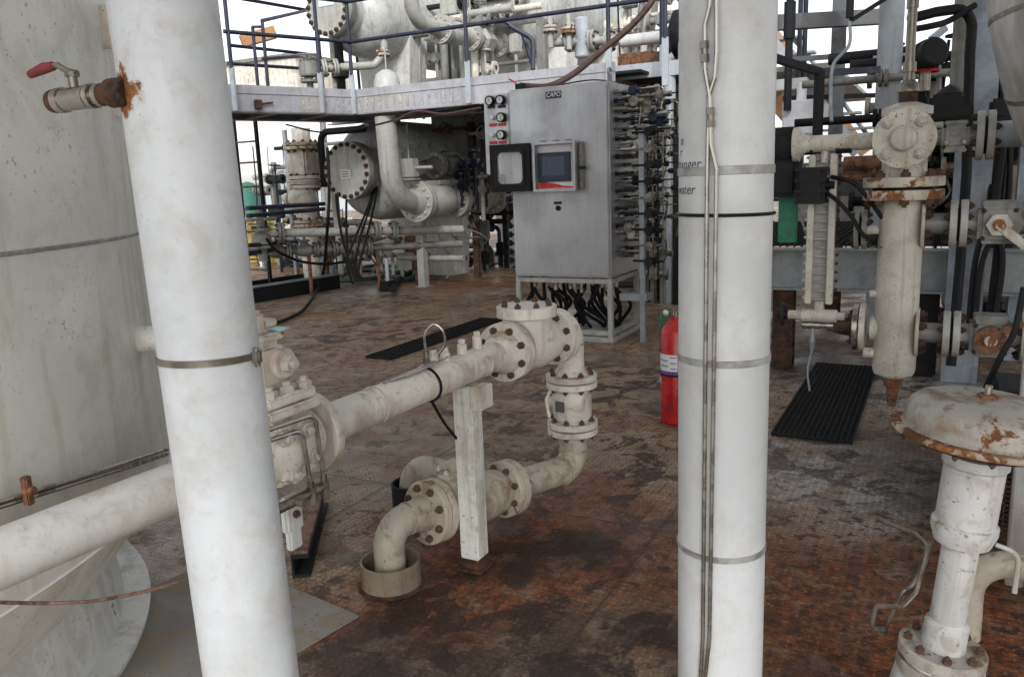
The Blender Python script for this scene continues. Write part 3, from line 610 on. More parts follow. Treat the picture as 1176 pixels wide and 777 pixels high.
# vertical leg: flange pair, wafer check body with data plate, flange pair
ztop = zrow(C1.x, C1.y, 436); zbot = zrow(C1.x, C1.y, 489)
f1 = flange_pair(pl, V((C1.x, C1.y, ztop)), -AZ, .255, .030, m_cream, 8, .015, 'rust', hub=(PR, .088, .04))
f2 = flange_pair(pl, V((C1.x, C1.y, zbot)), -AZ, .255, .030, m_cream, 8, .015, 'rust', hub=(PR, .088, .04))
MB().cyl(V((C1.x, C1.y, ztop + .2)), V((C1.x, C1.y, ztop)), PR, 36).build('pipe', m_cream, pl)
q = MB(); q.lathe(V((C1.x, C1.y, zbot + .03)), AZ, [(0, .075), (.02, .095), (.05, .098), (ztop - zbot - .11, .098), (ztop - zbot - .08, .09), (ztop - zbot - .06, .075)], 36)
q.cyl(V((C1.x, C1.y, (ztop + zbot) / 2)), V((C1.x, C1.y, (ztop + zbot) / 2)) - sidev * .13 - dirH * .03, .03, 14, ch=.004)
wb = q.build('vertical_check_body', m_cream, pl)
dp, dn = near_on(C1.x, C1.y, .098, 643, 467); MB().box(dp + dn * .002, (.055, .006, .055), (V((-dn.y, dn.x, 0)), dn, AZ), .002).build('data_plate', m_dgalv, wb)
q = MB(); q.tube(bend([dp - sidev * .05 + AZ * .08, dp - sidev * .075 + AZ * .03, dp - sidev * .06 - AZ * .06], .02, 4), .008, 8); q.build('lever', m_cream, pl)
F2 = online(C3, dirL, 581); F1 = online(C3, dirL, 495)
lo = bend([V((C1.x, C1.y, zbot - .02)), C2, F2 + dirL * .05], .15, 14); MB().tube(lo, PR * 1.1, 36).build('elbow', m_dirty, pl)
for i_ in (1, len(lo) - 2): MB().torus(lo[i_], lo[i_ + 1] - lo[i_ - 1], PR * 1.1, .0055, 36, 6).build('weld_bead', m_dirty, pl)
q = MB(); q.lathe(F2 + dirL * .036, dirL, [(0, .098), (.03, .088), (.08, PR)], 36); q.build('weld_neck', m_dirty, pl)
flange(pl, F2, dirL, .262, .036, m_dirty, 8, .0175, 'rust', sides=(1,), pcd=.79)
flange(pl, F2 - dirL * .038, dirL, .262, .034, m_dirty, 8, .0165, 'rust', sides=(-1,), pcd=.79)
flange(pl, F1, -dirL, .272, .036, m_dirty, 8, .0175, 'rust', sides=(1,), pcd=.79)
flange(pl, F1 + dirL * .005, dirL, .272, .034, m_dirty, 0)
LL = (F2 - F1).length; q = MB(); q.lathe(F1 + dirL * .036, dirL, [(0, .09), (.04, .108), (LL * .5, .122), (LL - .1, .10), (LL - .07, .09)], 36)
tp_ = F1 + dirL * LL * .33; q.lathe(tp_, AZ, [(.05, .095), (.135, .09)], 30); lv = q.build('lower_valve_body', m_dirty, pl)
cv = flange(pl, tp_ + AZ * .132, AZ, .19, .022, m_dirty, 6, .0125, 'paint', name='cover', pcd=.76)
MB().cyl(tp_ + AZ * .15, tp_ + AZ * .20, .03, 8, ch=.005).build('cap_plug', m_dirty, pl)
e2 = bend([F1 - dirL * .03, C3, V((C3.x, C3.y, -.02))], .15, 14); MB().tube(e2, PR, 36, [PR * 1.2] + [PR] * (len(e2) - 1)).build('elbow', m_dirty, pl)
MB().torus(e2[1], e2[2] - e2[0], PR, .0055, 36, 6).build('weld_bead', m_dirty, pl)
for px_ in (425, 545): MB().torus(onpipe(px_), dirH, PR, .004, 36, 6).build('weld_bead', m_cream, pl)
# short branch rising out of the second sleeve and joining the lower run from behind
S2 = G(476, 588); B1 = V((S2.x, S2.y, .26)); B2 = F2 - dirL * .10; 
MB().tube(bend([V((S2.x, S2.y, -.02)), B1, B2], .14, 14), PR * 1.05, 36).build('branch_elbow', m_dirty, pl)

def sleeve(name, c, R, h, label):
    t = thing(name, label, 'sleeve', c, 'deck sleeves around the pipes')
    q = MB(); q.lathe(c, AZ, [(.004, R), (h, R), (h, R - .009), (.004, R - .009)], 40); q.build('collar', m_sleeve, t)
    q = MB(); q.lathe(c, AZ, [(.003, R + .015), (.012, R)], 40); q.build('weld_bead', m_drust, t)
    MB().lathe(c, AZ, [(.004, 0), (.02, R - .01)], 40).build('bottom', m_black, t); return t
m_sleeve = paint('sleeve_paint', (.25, .21, .155), dirt=.8, rust=.5, streak=.6, speck=.8, dcol=(.12, .08, .05))
sleeve('pipe_sleeve', SL, .122, .112, 'open steel collar on the deck with the nearest cream elbow dropping into it')
m_sleeve = m_dark
sleeve('pipe_sleeve', S2, .105, .16, 'dark steel collar on the deck behind the lower valve, half hidden')

# post that carries the line
PB = G(546, 650); zp = ZH - PR - .004
sp = thing('support_post', 'pale square steel post with a rusted foot, holding up the cream pipe', 'post', PB)
q = MB(); q.box(PB + AZ * (.05 + zp) / 2, (.088, .088, zp - .05), AX, .006); q.build('column', m_post, sp)
MB().box(PB + AZ * .028, (.09, .09, .044), AX, .006).box(PB + AZ * .006, (.13, .13, .01), AX, .003).build('rusted_foot', m_drust, sp)
q = MB(); pt = V((PB.x, PB.y, zp)); q.box(pt + AW * .07 - AZ * .045, (.05, .10, .095), AX, .004); q.build('bracket', m_cream, sp)
rodm = MB(); ro_a = onpipe(488) - AZ * PR; ro_b = D(524, 503, 3.25); rodm.tube(spline([ro_a, (ro_a + ro_b) / 2 - AZ * .012, ro_b]), .006, 8)
tag(rodm.build('tie_rope', m_black), 'black cord stretched from the cream pipe down beside the post', 'cord')

# rusty channel lying on the deck under the hidden valve
ca = G(343, 634, .115); cbm = G(366, 556, .115); ca.z = cbm.z = 0; cdir = (cbm - ca).normalized(); cside = cdir.cross(AZ)
q = MB(); q.channel(ca + AZ * .052 - cside * .035, cbm + AZ * .052 - cside * .035, .075, .10, 1); ch = q.build('steel_channel', m_dark)
tag(ch, 'dark steel channel lying on the deck below the white valve', 'channel')
q = MB(); q.beam(ca + AZ * .115, cbm + AZ * .115, .075, .022, .003); tag(q.build('plank', m_plank), 'worn reddish brown plank lying on the dark channel', 'plank')
cp = [D(-40, 690, 1.75), D(60, 692, 1.8), D(130, 686, 1.9), D(214, 664, 2.05), D(290, 622, 2.25), D(322, 600, 2.45), D(352, 570, 2.6)]
tag(MB().tube(spline(cp, 8), .0045, 8).build('thin_cable', m_plank), 'thin brown cable sagging across in front of the round vessel', 'cable')

# ---------------------------------------------------------------- fire extinguisher
EX = G(776, 484); er = .098
fx = thing('fire_extinguisher', 'red fire extinguisher with white label standing on the deck behind the tube-carrying pipe', 'fire extinguisher', EX)
he = zrow(EX.x, EX.y, 372)
MB().lathe(EX, AZ, [(0, 0), (0, er - .012), (.012, er), (he - .05, er), (he - .015, er * .86), (he + .015, er * .5), (he + .03, .03), (he + .05, .03), (he + .05, 0)], 40).build('cylinder', m_red, fx)
q = MB(); q.lathe(EX, AZ, [(he + .05, 0), (he + .05, .022), (he + .085, .022), (he + .085, 0)], 16); q.box(EX + AZ * (he + .075), (.055, .035, .03), AX, .005); vv = q.build('valve_head', m_dss, fx)
q = MB(); q.beam(EX + AZ * (he + .085), EX + AZ * (he + .075) - AW * .10, .022, .006); q.beam(EX + AZ * (he + .10), EX + AZ * (he + .125) - AW * .11, .022, .006); q.build('lever_handle', m_dss, fx)
MB().torus(EX + AZ * (he + .07) + AD * -.03, AW, .02, .003, 16, 6).build('pull_ring', m_sst, fx)
q = MB(); q.tube(spline([EX + AZ * (he + .075) - AW * .02, EX + AZ * (he + .075) - AW * .075, EX + AZ * (he + .0) - AW * .10, EX + AZ * (he - .2) - AW * .108 + AD * .03], 8), .011, 10); q.build('hose', m_green, fx)
MB().ball(EX + AZ * (he + .075) - AW * .06 - AD * .02, .02, 14).build('pressure_gauge', m_gaugef, fx)
def wrap(name, mat, px0, px1, py0, py1, par=fx, R=er + .0012, c=EX):
    p0, n0 = near_on(c.x, c.y, R, px0, (py0 + py1) / 2); p1, n1 = near_on(c.x, c.y, R, px1, (py0 + py1) / 2)
    a0 = math.atan2(n0.y, n0.x); a1 = math.atan2(n1.y, n1.x); a0 -= 2 * math.pi if a0 > 1.6 else 0; a1 -= 2 * math.pi if a1 > 1.6 else 0; z0 = zrow(p1.x, p1.y, py1); z1 = zrow(p1.x, p1.y, py0)
    vs = []; fs = []; N = 12
    for k in range(N + 1):
        a = a0 + (a1 - a0) * k / N; 
        for z in (z0, z1): vs.append((c.x + R * math.cos(a), c.y + R * math.sin(a), z))
    for k in range(N): fs.append((2 * k, 2 * k + 2, 2 * k + 3, 2 * k + 1))
    return MB().add(vs, fs).build(name, mat, par), (a0, a1, z0, z1)
lab, _ = wrap('label', m_label, 757, 778, 408, 427); wrap('label_border', m_violet, 757, 778, 427.3, 430.5)
wrap('small_label', m_label, 756.5, 759.5, 433, 440)
for k in range(5):
    wrap('label_print', m_dgalv, 759 if k % 2 else 770, 767 if k % 2 else 776.5, 410.5 + k * 3.2, 411.8 + k * 3.2, lab, er + .002)
MB().lathe(EX + AZ * zrow(EX.x, EX.y - er, 432), AZ, [(-.006, er), (-.006, er + .003), (.006, er + .003), (.006, er)], 40).build('strap', m_black, fx)
vs, fs = text_mesh('1-A', .075); pe, ne = near_on(EX.x, EX.y, er, 765, 467); a0 = math.atan2(ne.y, ne.x)
MB().add([V((EX.x + (er + .001) * math.cos(a0 + v.x / er), EX.y + (er + .001) * math.sin(a0 + v.x / er), pe.z + v.y)) for v in vs], fs).build('stencil', m_ink, fx)

# ---------------------------------------------------------------- deck drains
def grating(name, a, b, c, d_, label):
    t = thing(name, label, 'grating', (a + b + c + d_) / 4, 'black drain gratings in the deck')
    L = (b - a); Wd = (d_ - a); n1 = max(4, int(L.length / .045)); n2 = max(4, int(Wd.length / .032)); q = MB()
    for k in range(n2 + 1): p = a + Wd * (k / n2); q.beam(p + AZ * .012, p + L + AZ * .012, .006, .022)
    for k in range(n1 + 1): p = a + L * (k / n1); q.beam(p + AZ * .016, p + Wd + AZ * .016, .007, .012)
    q.build('bars', m_dark, t)
    MB().box((a + b + c + d_) / 4 + AZ * .003, (Wd.length, L.length, .004), (Wd.normalized(), L.normalized(), AZ)).build('sump', m_black, t); return t
def rect(p, q_, w): L = AD * (q_ - p).dot(AD); return p, p + L, p + L + AW * w, p + AW * w
grating('drain_grating', *rect(G(886, 500), G(925, 418), .46), 'black drain grating set in the wet grey deck at the right')
grating('drain_grating', *rect(G(420, 411), G(541, 366), .30), 'long narrow black drain grating beyond the cream pipe')

# ---------------------------------------------------------------- stainless control cabinet
FR = V((.985, 7.79, 0)); CW, CD, CZ0, CZ1 = 1.05, .82, .64, 2.475
def cb_(u, dp, z): return FR - AW * u + AD * dp + AZ * z
def onfront(px, py, off=0.0):
    r = ray(px, py); p0 = FR - AD * off; return EYEP + r * ((p0 - EYEP).dot(AD) / r.dot(AD))
def fuz(px, py, off=0.0):
    p = onfront(px, py, off) - FR; return -p.dot(AW), p.z
cab = thing('control_cabinet', 'tall stainless control cabinet on legs with an open window door and gauges', 'cabinet', cb_(CW / 2, CD / 2, 0))
MB().box(cb_(CW / 2, CD / 2, (CZ0 + CZ1) / 2), (CW, CD, CZ1 - CZ0), AX, .012).build('body', m_ss, cab)
MB().box(cb_(CW / 2, -.012, (CZ0 + CZ1) / 2 - .005), (CW - .03, .022, CZ1 - CZ0 - .05), AX, .008).build('front_door', m_ss, cab)
MB().box(cb_(CW + .145, .20, 2.06), (.286, .40, .78), AX, .01).build('gauge_panel', m_ss, cab)
for px, py, k in ((564, 116, 'w'), (576, 115, 'w'), (577, 135, 'g'), (577, 155, 'g'), (566, 135, 'b'), (566, 155, 'b')):
    p = onfront(px, py, .0)
    if k == 'b': MB().cyl(p - AD * .0, p - AD * .03, .022, 14, ch=.004).build('push_button', m_label, cab); continue
    g = MB().lathe(p, -AD, [(0, .046), (.04, .048), (.05, .046), (.05, .036), (.044, .036)], 24).build('gauge', m_black, cab)
    MB().lathe(p - AD * .0445, -AD, [(0, .037), (.001, 0)], 24).build('dial', m_label if k == 'w' else m_gaugef, g)
    MB().box(p - AD * .048 + AZ * .008, (.004, .003, .03)).build('needle', m_ink, g)
for px, py, m_ in ((564, 123, m_ink), (576, 122.5, m_ink), (566, 143.5, m_redprint), (576.5, 143, m_redprint), (566.5, 164, m_redprint), (577, 163.5, m_redprint)):
    MB().box(onfront(px, py, .005), (.085, .008, .028), AX, .002).build('name_tag', m_, cab)
p = onfront(635.5, 109, .024); MB().box(p, (.165, .008, .065), AX, .002).build('name_plate', m_bezel, cab)
vs, fs = text_mesh('CAPO', .062, .2); MB().add([p - AD * .006 + AW * v.x * .9 + AZ * v.y for v in vs], fs).build('lettering', m_label, cab)
p = onfront(640.5, 233, .024); MB().box(p, (.085, .008, .03), AX, .002).build('name_plate', m_bezel, cab)
p = onfront(641, 239, .026); MB().cyl(p + AD * .01, p - AD * .012, .026, 16, ch=.004).build('key_lock', m_black, cab)
def rectframe(u0, u1, z0, z1, off, th, bw, rc, mat, name, par):
    """frame with a rounded opening on the cabinet's front"""
    out = []; inn = []; N = 5
    def rr(ua, ub, za, zb, r):
        P = []
        for cx, cz, a in ((ub - r, zb - r, 0), (ua + r, zb - r, 90), (ua + r, za + r, 180), (ub - r, za + r, 270)):
            for k in range(N + 1): t_ = rad(a + 90 * k / N); P.append((cx + r * math.cos(t_), cz + r * math.sin(t_)))
        return P
    O = rr(u0, u1, z0, z1, .008); I = rr(u0 + bw, u1 - bw, z0 + bw, z1 - bw, rc); n = len(O)
    vs = [cb_(u, -off, z) for u, z in O] + [cb_(u, -off, z) for u, z in I] + [cb_(u, -off - th, z) for u, z in O] + [cb_(u, -off - th, z) for u, z in I]; fs = []
    for k in range(n):
        j = (k + 1) % n; fs += [(k, j, n + j, n + k), (2 * n + k, 3 * n + k, 3 * n + j, 2 * n + j), (k, 2 * n + k, 2 * n + j, j), (n + k, n + j, 3 * n + j, 3 * n + k)]
    return MB().add(vs, fs).build(name, mat, par)
off = .15
ua, za = fuz(661, 219, off); ub, zb_ = fuz(611, 164, off)
enc = rectframe(ua, ub, za, zb_, .024, off - .024, .022, .01, m_ss, 'screen_enclosure', cab)
um = (ua + ub) / 2; zm = (za + zb_) / 2; wE = ub - ua; hE = zb_ - za
MB().box(cb_(um, -.05, zm), (wE - .046, .03, hE - .046), AX).build('panel_back', m_label, enc)
sx0, sz0 = fuz(656, 208, .07); sx1, sz1 = fuz(617, 176, .07)
sc_ = MB().box(cb_((sx0 + sx1) / 2, -.075, (sz0 + sz1) / 2), (sx1 - sx0, .025, sz1 - sz0), AX, .005).build('screen_bezel', m_bezel, enc)
MB().box(cb_((sx0 + sx1) / 2, -.089, (sz0 + sz1) / 2 + .01), ((sx1 - sx0) * .68, .004, (sz1 - sz0) * .66), AX, .001).build('screen', m_screen, sc_)
q = MB(); c0 = cb_(ub - .03, -.068, za + .03); q.prism([c0, c0 + AW * (wE - .07), c0 + AW * (wE - .07) + AZ * .012, c0 + AW * .26 + AZ * .02, c0 + AW * .1 + AZ * .055, c0 + AZ * .06], -AD * .003); q.build('red_stripe', m_redprint, enc)
for k in range(3):
    MB().box(cb_(um - wE * .3 + wE * .3 * k, -off * .6, zb_ + .008), (.05, .05, .016), AX, .003).build('hinge_knuckle', m_dss, enc)
MB().box(cb_(ua - .03, -.06, zm), (.03, .05, hE * .95), AX, .004).build('latch_strip', m_dss, enc); MB().box(cb_(ua - .05, -.09, zm - .02), (.07, .02, .03), AX, .004).build('latch', m_dark, enc)
uc, zc_ = fuz(609.5, 219.5, off); ud, zd = fuz(562, 167, off)
dr = rectframe(uc, ud, zc_ - .0, zd, off - .04, .045, .075, .05, m_black, 'window_door', cab)
MB().box(cb_((uc + ud) / 2, -off + .012, (zc_ + zd) / 2), (ud - uc - .14, .006, zd - zc_ - .14), AX).build('pane', m_glass, dr)
rectframe(uc + .055, ud - .055, zc_ + .055, zd - .055, off + .005, .012, .022, .05, m_dark, 'gasket', dr)
# stand
q = MB()
for u, dp in ((.025, .03), (CW - .025, .03), (.025, CD - .03), (CW - .025, CD - .03)):
    MB().box(cb_(u, dp, CZ0 / 2 - .003), (.05, .05, CZ0 - .006), AX, .004).build('leg', m_grey, cab)
for z in (CZ0 - .035, .09):
    for a, b in (((.05, .03), (CW - .05, .03)), ((.05, CD - .03), (CW - .05, CD - .03)), ((.025, .055), (.025, CD - .055)), ((CW - .025, .055), (CW - .025, CD - .055))):
        MB().beam(cb_(*a, z), cb_(*b, z), .046, .046, .003).build('rail', m_grey, cab)
MB().box(cb_(CW / 2, CD / 2, .028), (CW + .04, CD + .06, .05), AX, .006).build('skid_plate', m_grey, cab)
for k in range(24):
    u = .07 + .9 * k / 23 + random.uniform(-.02, .02); dp = random.choice((.16, .26, .4)); a = cb_(u, dp, CZ0 - .005)
    cbk = MB().tube(spline([a, a - AZ * .16, a - AZ * .32 + AW * random.uniform(-.12, .14) + AD * .05, cb_(u + random.uniform(-.22, .22), dp + .2, .075)], 6), .019, 8).build('cable', m_black, cab)
    if k % 3 != 1: MB().cyl(a, a - AZ * random.uniform(.09, .17), .025, 12, ch=.003).build('gland', m_sst, cbk)
# rows of fittings on the right flank, a few on the left
for i in range(20):
    z = CZ1 - .10 - i * .082
    for j, dp in enumerate((.14, .40, .64)):
        if (j == 2 and i > 13) or (j == 0 and i > 15 and i % 2): continue
        p = cb_(0, dp + random.uniform(-.02, .02), z + random.uniform(-.012, .012)); l = random.uniform(.09, .17) if i < 14 else .05
        q = MB(); q.cyl(p, p + AW * .03, .024, 6).cyl(p + AW * .03, p + AW * l, .012, 8).cyl(p + AW * l, p + AW * (l + .035), .02, 6); f_ = q.build('tube_fitting', m_dark if (i + j) % 2 else m_dss, cab)
        if j == 2 and i < 14: MB().box(p + AW * (l + .09), (.09, .07, .06), AX, .01).build('regulator', (m_dark, m_bezel, m_dark)[i % 3], f_)
    if i < 14:
        p = cb_(-.15, .62, z); e = p + AW * random.uniform(.30, .46)
        MB().tube(bend([p, e, e - AZ * random.uniform(.1, .3)], .03, 4), .008, 6).build('tube', m_dss if i % 2 else m_dark, cab)
        if i % 2: MB().box(e - AW * .1, (.06, .05, .05), AX, .01).cyl(e - AW * .1, e - AW * .1 - AD * .07, .014, 8).build('isolating_valve', m_dark, cab)
for i in range(9):
    z = 1.5 - i * .09; p = cb_(CW, .2, z); q = MB(); q.cyl(p, p - AW * .05, .026, 8).cyl(p - AW * .05, p - AW * .14, .014, 8).box(p - AW * .15, (.05, .05, .06), AX, .008); q.build('tube_fitting', m_dark, cab)
MB().cyl(cb_(-.33, .7, 1.98), cb_(-.08, .66, 1.985), .013, 8).build('red_lever', m_redprint, cab)
q = MB(); p = cb_(.03, .1, CZ1); q.box(p + AZ * .03, (.02, .08, .06), AX, .004); q.torus(p + AZ * .085, AW, .035, .014, 20, 8); q.build('lifting_eye', m_galv, cab)
q = MB(); p = onfront(598, 99, -.1); q.box(V((p.x, p.y, CZ1 + .03)), (.09, .08, .06), AX, .006); jb = q.build('cable_gland_box', m_dark, cab)
hose = [V((p.x, p.y, CZ1 + .04)), D(630, 99, 8.3), D(660, 84, 8.3), D(695, 55, 8.2), D(725, 30, 8.1), D(752, -4, 8.0), D(775, -60, 8.0)]
tag(MB().tube(spline(hose, 8), .032, 12).build('hose', m_brownhose), 'reddish brown hose rising diagonally from the cabinet roof past the railing', 'hose')
tag(MB().tube(spline([D(585, 91, 8.6), D(590, 94, 8.5), D(596, 99, 8.4)], 4), .009, 6).build('wire', m_redprint), 'short red wire above the cabinet roof', 'wire')
MB().tube(spline([cb_(-.02, .3, CZ1 + .0), D(680, 92, 8.4), D(640, 98, 8.4)], 5), .008, 6).build('roof_cable', m_black, cab)
# slim stand beside the cabinet
st_f = G(738, 393); tz = zrow(st_f.x, st_f.y, 150)
ts = thing('tubing_stand', 'slim steel angle stand with a small tray at the right of the cabinet', 'stand', st_f)
q = MB(); q.box(st_f + AZ * tz / 2, (.05, .006, tz), AX); q.box(st_f + AW * .022 + AD * .024 + AZ * tz / 2, (.006, .045, tz), AX); q.build('upright', m_galv, ts)
zt = zrow(st_f.x, st_f.y, 341); MB().box(st_f - AW * .08 + AD * .04 + AZ * zt, (.28, .16, .07), AX, .004).build('tray', m_galv, ts)
for k in range(9):
    z = zt + .35 + k * .15; p = st_f + AZ * z; w_ = random.uniform(.06, .13)
    q = MB(); q.cyl(p - AW * .09, p + AW * .22, .012, 8).box(p + AW * .10, (.09, .08, .07), AX, .012).cyl(p + AW * .1, p + AW * .1 - AD * .1, .028, 12).cyl(p + AW * .1 - AD * .1, p + AW * .1 - AD * .115, .042, 12); q.build('instrument_valve', (m_dark, m_dss, m_black)[k % 3], ts)
for k in range(4): MB().cyl(st_f + AW * (.06 + .05 * k) + AZ * (zt + .2), st_f + AW * (.06 + .05 * k) + AZ * tz, .008, 6).build('tube', m_dss if k % 2 else m_dark, ts)

# ---------------------------------------------------------------- elevated walkway (L-shaped) and its railings
ZT = 2.93
KC = G(407, 103, ZT); LE = G(268, 97, ZT); ZB = zrow(KC.x, KC.y, 132); KC.z = 0; LE.z = 0; LE = KC + (LE - KC) * 3.0; RE = KC + AW * 5.2
LDIR = (KC - LE).normalized(); LN = V((-LDIR.y, LDIR.x, 0))
wk = thing('elevated_walkway', 'pale grey elevated walkway with deep edge beams and faded yellow marks, crossing behind the cabinet', 'walkway', KC)
def wb(a, b, n, name='edge_beam', m=None):
    q = MB(); q.beam(a + AZ * (ZB + ZT) / 2 + n * .01, b + AZ * (ZB + ZT) / 2 + n * .01, .02, ZT - ZB); 
    q.beam(a + AZ * (ZB + .01) + n * .07, b + AZ * (ZB + .01) + n * .07, .14, .02); q.beam(a + AZ * (ZT - .10) - n * .006, b + AZ * (ZT - .10) - n * .006, .012, .012); return q.build(name, m or m_lav, wk)
LN = LN if LN.x < 0 else -LN
RE1 = KC + AW * 3.85
wb(LE, KC, LN); wb(KC, RE1, AD)
wb(LE + LN * 1.3, KC + LN * 1.3 + LDIR * 1.5, -LN); wb(KC + AD * 1.3 + AW * -1.5, RE1 + AD * 1.3, -AD)
q = MB()
n_ = 60
q.box((LE + KC) / 2 + LN * .66 + AZ * (ZT - .12), (1.26, (KC - LE).length + 2.4, .03), (LN, LDIR, AZ)); q.box((KC + RE1) / 2 + AD * .66 + AZ * (ZT - .124), ((RE1 - KC).length + .6, 1.26, .03), AX); q.build('deck_grating', m_dark, wk)
for k in range(5): MB().ibeam(KC + AW * (.5 + .8 * k) + AD * .03 + AZ * (ZB + .1), KC + AW * (.5 + .8 * k) + AD * 1.27 + AZ * (ZB + .1), .1, .18).build('joist', m_dim, wk)
for k in range(6): MB().ibeam(KC - LDIR * (.3 + .8 * k) + LN * .03 + AZ * (ZB + .1), KC - LDIR * (.3 + .8 * k) + LN * 1.27 + AZ * (ZB + .1), .1, .18).build('joist', m_dim, wk)
m_fade = plain('faded_yellow', (.40, .385, .31), .6)
m_fadeg = plain('faded_grey_stripe', (.35, .35, .36), .6)
for k in range(9): p = KC - LDIR * (.1 + .085 * k) + AZ * (ZB + .13) - LN * .003; MB().box(p, (.006, .035, .17), (LN, LDIR, AZ)).build('painted_mark', m_fade if k > 4 else m_fadeg, wk)
for k in range(15): p = KC + AW * (.08 + .115 * k) + AZ * (ZB + .14) - AD * .003; MB().box(p, (.042, .006, .17), AX).build('painted_mark', m_fade if k < 8 else m_fadeg, wk)
q = MB(); p = KC - LDIR * 1.42 - LN * .03; q.box(p + AZ * (ZB + .1), (.06, .10, .12), (LN, LDIR, AZ), .01); q.cyl(p + AZ * (ZB + .1), p + AZ * (ZB + .13) + LDIR * .2, .012, 8); q.build('clamp', m_drust, wk)
def posts_h(a, b, pts, name, label, zt=zrow(KC.x, KC.y, 3), zm=zrow(KC.x, KC.y, 49), m=m_navy, r=.026, zb=2.60, low=True):
    t = thing(name, label, 'railing', V((a.x, a.y, zb)), 'navy railings of the walkway')
    for z, rr in ((zt, r), (zm, r)): MB().cyl(a + AZ * z, b + AZ * z, rr, 12).build('rail', m, t)
    for p in pts:
        pp = MB().cyl(p + AZ * (zb if not low else 3.12), p + AZ * (zt), r, 12).build('post', m, t)
        if low: MB().beam(p + AZ * zb, p + AZ * 3.13, .075, .03, .004).build('post_foot', m_ltblue, pp)
    return t
off_ = -LN * .04
La = KC - LDIR * .02 + off_
posts_h(online(La + AZ * 3, LDIR, 262) - AZ * 3, La, [online(La + AZ * 3, LDIR, x) - AZ * 3 for x in (267, 368)], 'walkway_railing', 'navy pipe railing along the left arm of the walkway')
Ra = KC - AD * .04
posts_h(Ra, online(Ra + AZ * 3, AW, 770) - AZ * 3, [Ra] + [online(Ra + AZ * 3, AW, x) - AZ * 3 for x in (537, 699, 764)], 'walkway_railing', 'navy pipe railing along the cross arm of the walkway above the cabinet')
fa = [D(262, -4, 11.8), D(353, 12, 13.4), D(301, 24, 11.6)]
fr = thing('walkway_railing', 'navy pipe railing with a sharp corner at the far side of the left walkway arm', 'railing', V((fa[1].x, fa[1].y, ZT)), 'navy railings of the walkway')
MB().tube(fa, .028, 8).build('rail', m_navy, fr); 
a = D(262, 52, 11.8); b = D(362, 63, 13.4); MB().tube([a, b, D(302, 68, 11.6)], .026, 8).build('rail', m_navy, fr)
MB().cyl(D(262, 73, 11.8), D(352, 79, 13.2), .026, 8).build('rail', m_navy, fr)
for x, y0, y1, d_ in ((301, 24, 108, 11.6), (290, 31, 108, 11.9), (363, 12, 108, 13.4), (404, 2, 110, 13.6)): MB().cyl(D(x, y0, d_), D(x + (y1 - y0) * .09, y1, d_ + .15), .026, 8).build('post', m_navy, fr)
MB().tube([D(290, 31, 11.9), D(299, 31, 11.7)], .02, 8).build('rail', m_navy, fr)

# side platform at the right of the cabinet and its tall prop
PP = G(769, 349); zt = zrow(PP.x, PP.y, 76)
pf = thing('side_platform', 'pale blue grey platform edge beside the cabinet, carried by a tall grey prop', 'platform', PP)
MB().cyl(PP, PP + AZ * (zrow(PP.x, PP.y, 112)), .05, 16).build('prop', m_galv, pf)
MB().cyl(PP + AZ * zrow(PP.x, PP.y, 114), PP + AZ * zt, .075, 16).build('prop_sleeve', m_ltblue, pf)
a = PP - AW * .95 - AD * .06; b = PP + AW * .6 - AD * .06
q = MB(); q.beam(a + AZ * (zt - .03), b + AZ * (zt - .03), .03, .17); q.beam(a + AZ * (zt - .10) + AD * .05, b + AZ * (zt - .10) + AD * .05, .10, .02); q.build('edge_beam', m_ltblue, pf)
MB().box((a + b) / 2 + AD * .62 + AZ * (zt - .07), (1.5, 1.15, .03), AX).build('deck', m_dark, pf)
MB().beam(a + AD * 1.25 + AZ * (zt - .08), b + AD * 1.25 + AZ * (zt - .08), .05, .1).build('rear_beam', m_ltblue, pf)
pr_ = thing('walkway_railing', 'pair of navy posts with a rail standing on the side platform', 'railing', PP + AZ * zt, 'navy railings of the walkway')
for dx in (-.09, .14): MB().cyl(PP + AW * dx + AZ * (zt + .25), PP + AW * dx + AZ * (zt + 1.3), .032, 10).build('post', m_navy, pr_); MB().cyl(PP + AW * dx + AZ * zt, PP + AW * dx + AZ * (zt + .25), .035, 10).build('post_foot', m_ltblue, pr_)
MB().cyl(PP - AW * .09 + AZ * (zt + 1.28), PP - AW * 1.2 + AZ * (zt + 1.28), .03, 10).build('rail', m_navy, pr_)

ud_c = KC + AD * 4.4 + AW * 2.6
struct(MB().box(ud_c + AZ * (ZT - .10), (7.0, 5.9, .06), AX).build('upper_deck', m_dim))
# ---------------------------------------------------------------- the two long horizontal vessels
def hvessel(F, rf, R, L, name, label, m_sh, base, saddles, nb=20):
    t = thing(name, label, 'vessel', V((F.x, F.y, base)))
    q = MB(); q.lathe(F + AD * .22, AD, [(0, rf * .86), (.30, rf * .86)], 48); q.build('neck', m_sh, t)
    bf = flange(t, F, AD, rf * 2, .10, m_grey, nb, .038, 'dark', sides=(-1,), name='blind_flange', pcd=.9)
    flange(t, F + AD * .115, AD, rf * 2, .11, m_dim, 0)
    q = MB(); q.lathe(F + AD * .45, AD, [(0, rf * .8), (.02, R * .62), (.10, R * .82), (.22, R * .94), (.38, R), (L, R), (L + .2, R * .9), (L + .4, R * .5), (L + .45, 0)], 80); q.build('shell', m_sh, t)
    for s in saddles:
        c = F + AD * s; q = MB(); w_ = R * .98
        P = [c - AW * w_ * .78 + AZ * (base - c.z), c + AW * w_ * .78 + AZ * (base - c.z), c + AW * w_ * .95 - AZ * R * .15, c - AW * w_ * .95 - AZ * R * .15]
        q.prism([p - AD * .25 for p in P], AD * .5); q.build('saddle', m_skirt, t)
    return t, bf
FL = D(398, 196, 12.5)
